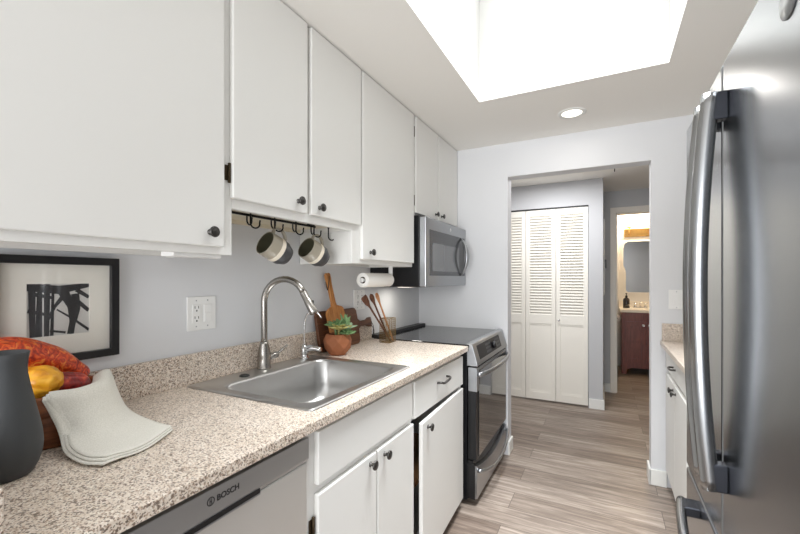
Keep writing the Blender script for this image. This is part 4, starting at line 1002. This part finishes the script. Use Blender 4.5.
b = MB(); b.box(-0.02, 1.206, YC + 0.015, YC + 0.04, 2.034, 2.046); struct(b.build('trim_3', M['blackplastic']), 'dark track above the closet doors')

# ------------------------------------------------------------------ hall wall panel
t = thing('wall_panel', 'white panel with a dark latch on the hall wall beside the closet', 'panel', (1.337, 4.75, 1.52))
b = MB(); b.box(1.3365, 1.350, 4.60, 4.92, 1.13, 1.92, 0.003); b.build('panel_cover', M['trim'], t)
b = MB(); b.box(1.350, 1.366, 4.62, 4.66, 1.41, 1.50, 0.003); b.build('latch', M['blackplastic'], t)

# ------------------------------------------------------------------ bathroom
t = thing('bathroom_vanity', 'dark mahogany bathroom vanity seen through the far doorway', 'vanity', (1.9, 6.5, 0.0))
VX0, VX1, VY0, VY1 = 1.552, 2.32, 6.25, 6.775
b = MB(); b.box(VX0, VX1, VY0, VY1, 0.10, 0.842)
for xx in (VX0, VX1 - 0.06): b.box(xx, xx + 0.06, VY0, VY0 + 0.06, 0.0, 0.10); b.box(xx, xx + 0.06, VY1 - 0.06, VY1, 0.0, 0.10)
b.prism([(VX0 + 0.06, 0.06), (VX0 + 0.12, 0.085), (VX1 - 0.12, 0.085), (VX1 - 0.06, 0.06), (VX1 - 0.06, 0.102), (VX0 + 0.06, 0.102)], 'y', VY0, VY0 + 0.02)
b.build('vanity_cabinet', M['vanity'], t)
for x0, x1, kx in ((VX0 + 0.05, 1.835, 1.805), (1.845, VX1 - 0.05, 1.875)):
    b = MB(); b.slab([x0, x0 + 0.05, x1 - 0.05, x1], [0.16, 0.22, 0.66, 0.72], [(1, 1)], VY0 - 0.018, VY0 - 0.001, 'xzy'); b.box(x0 + 0.05, x1 - 0.05, VY0 - 0.008, VY0 - 0.001, 0.22, 0.66); b.box(x0 + 0.05, x1 - 0.05, VY0 - 0.016, VY0 - 0.001, 0.43, 0.46)
    d = b.build('door', M['vanity'], t)
    knob(d, (kx, VY0 - 0.018, 0.675), (0, -1, 0), 0.0165, 'chrome')
b = MB(); b.box(VX0 - 0.02, VX1 + 0.02, VY0 - 0.03, VY1, 0.842, 0.882, 0.004); b.box(VX0 - 0.02, VX1 + 0.02, VY1 - 0.02, VY1, 0.881, 0.97, 0.004); b.build('vanity_top', M['counter_white'], t)
t = thing('bathroom_faucet', 'chrome two handle faucet on the bathroom vanity', 'faucet', (1.80, 6.66, 0.882))
b = MB(); b.box(1.71, 1.89, 6.635, 6.685, 0.882, 0.897, 0.006); b.tube(smooth_path([(1.80, 6.66, 0.89), (1.80, 6.65, 0.95), (1.80, 6.60, 0.965), (1.80, 6.56, 0.945)], 5), 0.011, 12); b.build('spout', M['chrome'], t)
for xx in (1.735, 1.865): b = MB(); b.lathe([(0, 0), (0.018, 0), (0.013, 0.02), (0.012, 0.035), (0.02, 0.042), (0.02, 0.055), (0, 0.06)], (xx, 6.66, 0.895), (0, 0, 1), 16); b.build('tap_handle', M['chrome'], t)
t = thing('soap_bottle', 'dark pump soap bottle on the left of the bathroom vanity', 'bottle', (1.62, 6.55, 0.882))
b = MB(); b.lathe([(0, 0), (0.040, 0), (0.043, 0.006), (0.043, 0.115), (0.036, 0.135), (0.016, 0.148), (0.015, 0.16), (0, 0.16)], (1.62, 6.55, 0.882), (0, 0, 1), 24); b.build('bottle_body', M['bottle'], t)
b = MB(); b.lathe([(0, 0), (0.017, 0), (0.017, 0.016), (0.006, 0.02), (0.005, 0.04), (0.012, 0.044), (0.012, 0.054), (0, 0.056)], (1.62, 6.55, 1.041), (0, 0, 1), 16); b.tube([(1.62, 6.55, 1.088), (1.62, 6.51, 1.086)], 0.005, 8); b.build('pump', M['blackplastic'], t)
# mirror with notched corners
t = thing('bathroom_mirror', 'frameless looking shaped mirror above the bathroom vanity', 'mirror', (1.90, 6.775, 1.48))
t['label'] = 'pale framed mirror with stepped corners above the bathroom vanity'
def mirror_outline(x0, x1, z0, z1, r=0.05):
    left = [(x0 + 0.03, z0), (x0, z0 + 0.03)] + [(x0, z1 - 0.48), (x0 - 0.012, z1 - 0.42), (x0 - 0.035, z1 - 0.37), (x0 - 0.035, z1 - 0.10), (x0 - 0.02, z1 - 0.03), (x0 + 0.03, z1)]
    right = [(x0 + x1 - p[0], p[1]) for p in left][::-1]
    return left + right
mo = mirror_outline(1.605, 2.25, 1.085, 1.865)
cxm = 1.9275; czm = 1.475
b = MB(); b.prism(mo, 'y', 6.757, 6.779); b.build('frame', M['casing'], t)
b = MB(); b.prism([(cxm + (p[0] - cxm) * 0.945, czm + (p[1] - czm) * 0.955) for p in mo], 'y', 6.754, 6.7565); b.build('glass', M['mirror'], t)
# sconce bar
t = thing('vanity_light', 'brass vanity light bar with glass cups above the bathroom mirror', 'wall light', (1.90, 6.775, 2.0))
b = MB(); b.box(1.60, 2.25, 6.745, 6.779, 1.915, 2.035, 0.004); b.build('back_plate', M['gold'], t)
for k, xx in enumerate((1.665, 1.925, 2.185)):
    b = MB(); b.tube(smooth_path([(xx, 6.745, 1.96), (xx, 6.70, 1.955), (xx, 6.675, 1.98), (xx, 6.675, 2.05)], 5), 0.008, 10); b.lathe([(0, 0), (0.028, 0.002), (0.030, 0.022), (0, 0.022)], (xx, 6.675, 2.04), (0, 0, 1), 20); arm = b.build('arm', M['gold'], t)
    b = MB(); b.lathe([(0.022, 0.0), (0.04, 0.004), (0.047, 0.03), (0.049, 0.12)], (xx, 6.675, 2.06), (0, 0, 1), 28); b.build('glass_cup', M['glass'], arm)
    b = MB(); b.lathe([(0, 0), (0.010, 0.002), (0.012, 0.02), (0.022, 0.045), (0.022, 0.06), (0.012, 0.075), (0, 0.078)], (xx, 6.675, 2.063), (0, 0, 1), 20); b.build('bulb', M['bulb'], arm)
    l = bpy.data.lights.new('vanity_bulb', 'POINT'); l.energy = 4.5; l.color = (1.0, 0.86, 0.68); l.shadow_soft_size = 0.03
    o = bpy.data.objects.new('vanity_bulb', l); COL.objects.link(o); o.location = (xx, 6.60, 2.12)
t = thing('toilet_paper_holder', 'toilet paper roll hanging left of the bathroom vanity', 'toilet paper', (1.49, 6.40, 0.76))
b = MB(); b.loft([[(1.495 + r * math.cos(2 * PI * k / 24), y, 0.745 + r * math.sin(2 * PI * k / 24)) for k in range(24)] for r, y in ((0.02, 6.36), (0.05, 6.36), (0.05, 6.46), (0.02, 6.46), (0.02, 6.36))]); b.build('paper_roll', M['paper'], t)
b = MB(); b.tube([(1.495, 6.35, 0.745), (1.495, 6.47, 0.745)], 0.01, 10); b.tube([(1.495, 6.475, 0.745), (1.4305, 6.475, 0.745)], 0.006, 8); b.build('holder_arm', M['black_metal'], t)
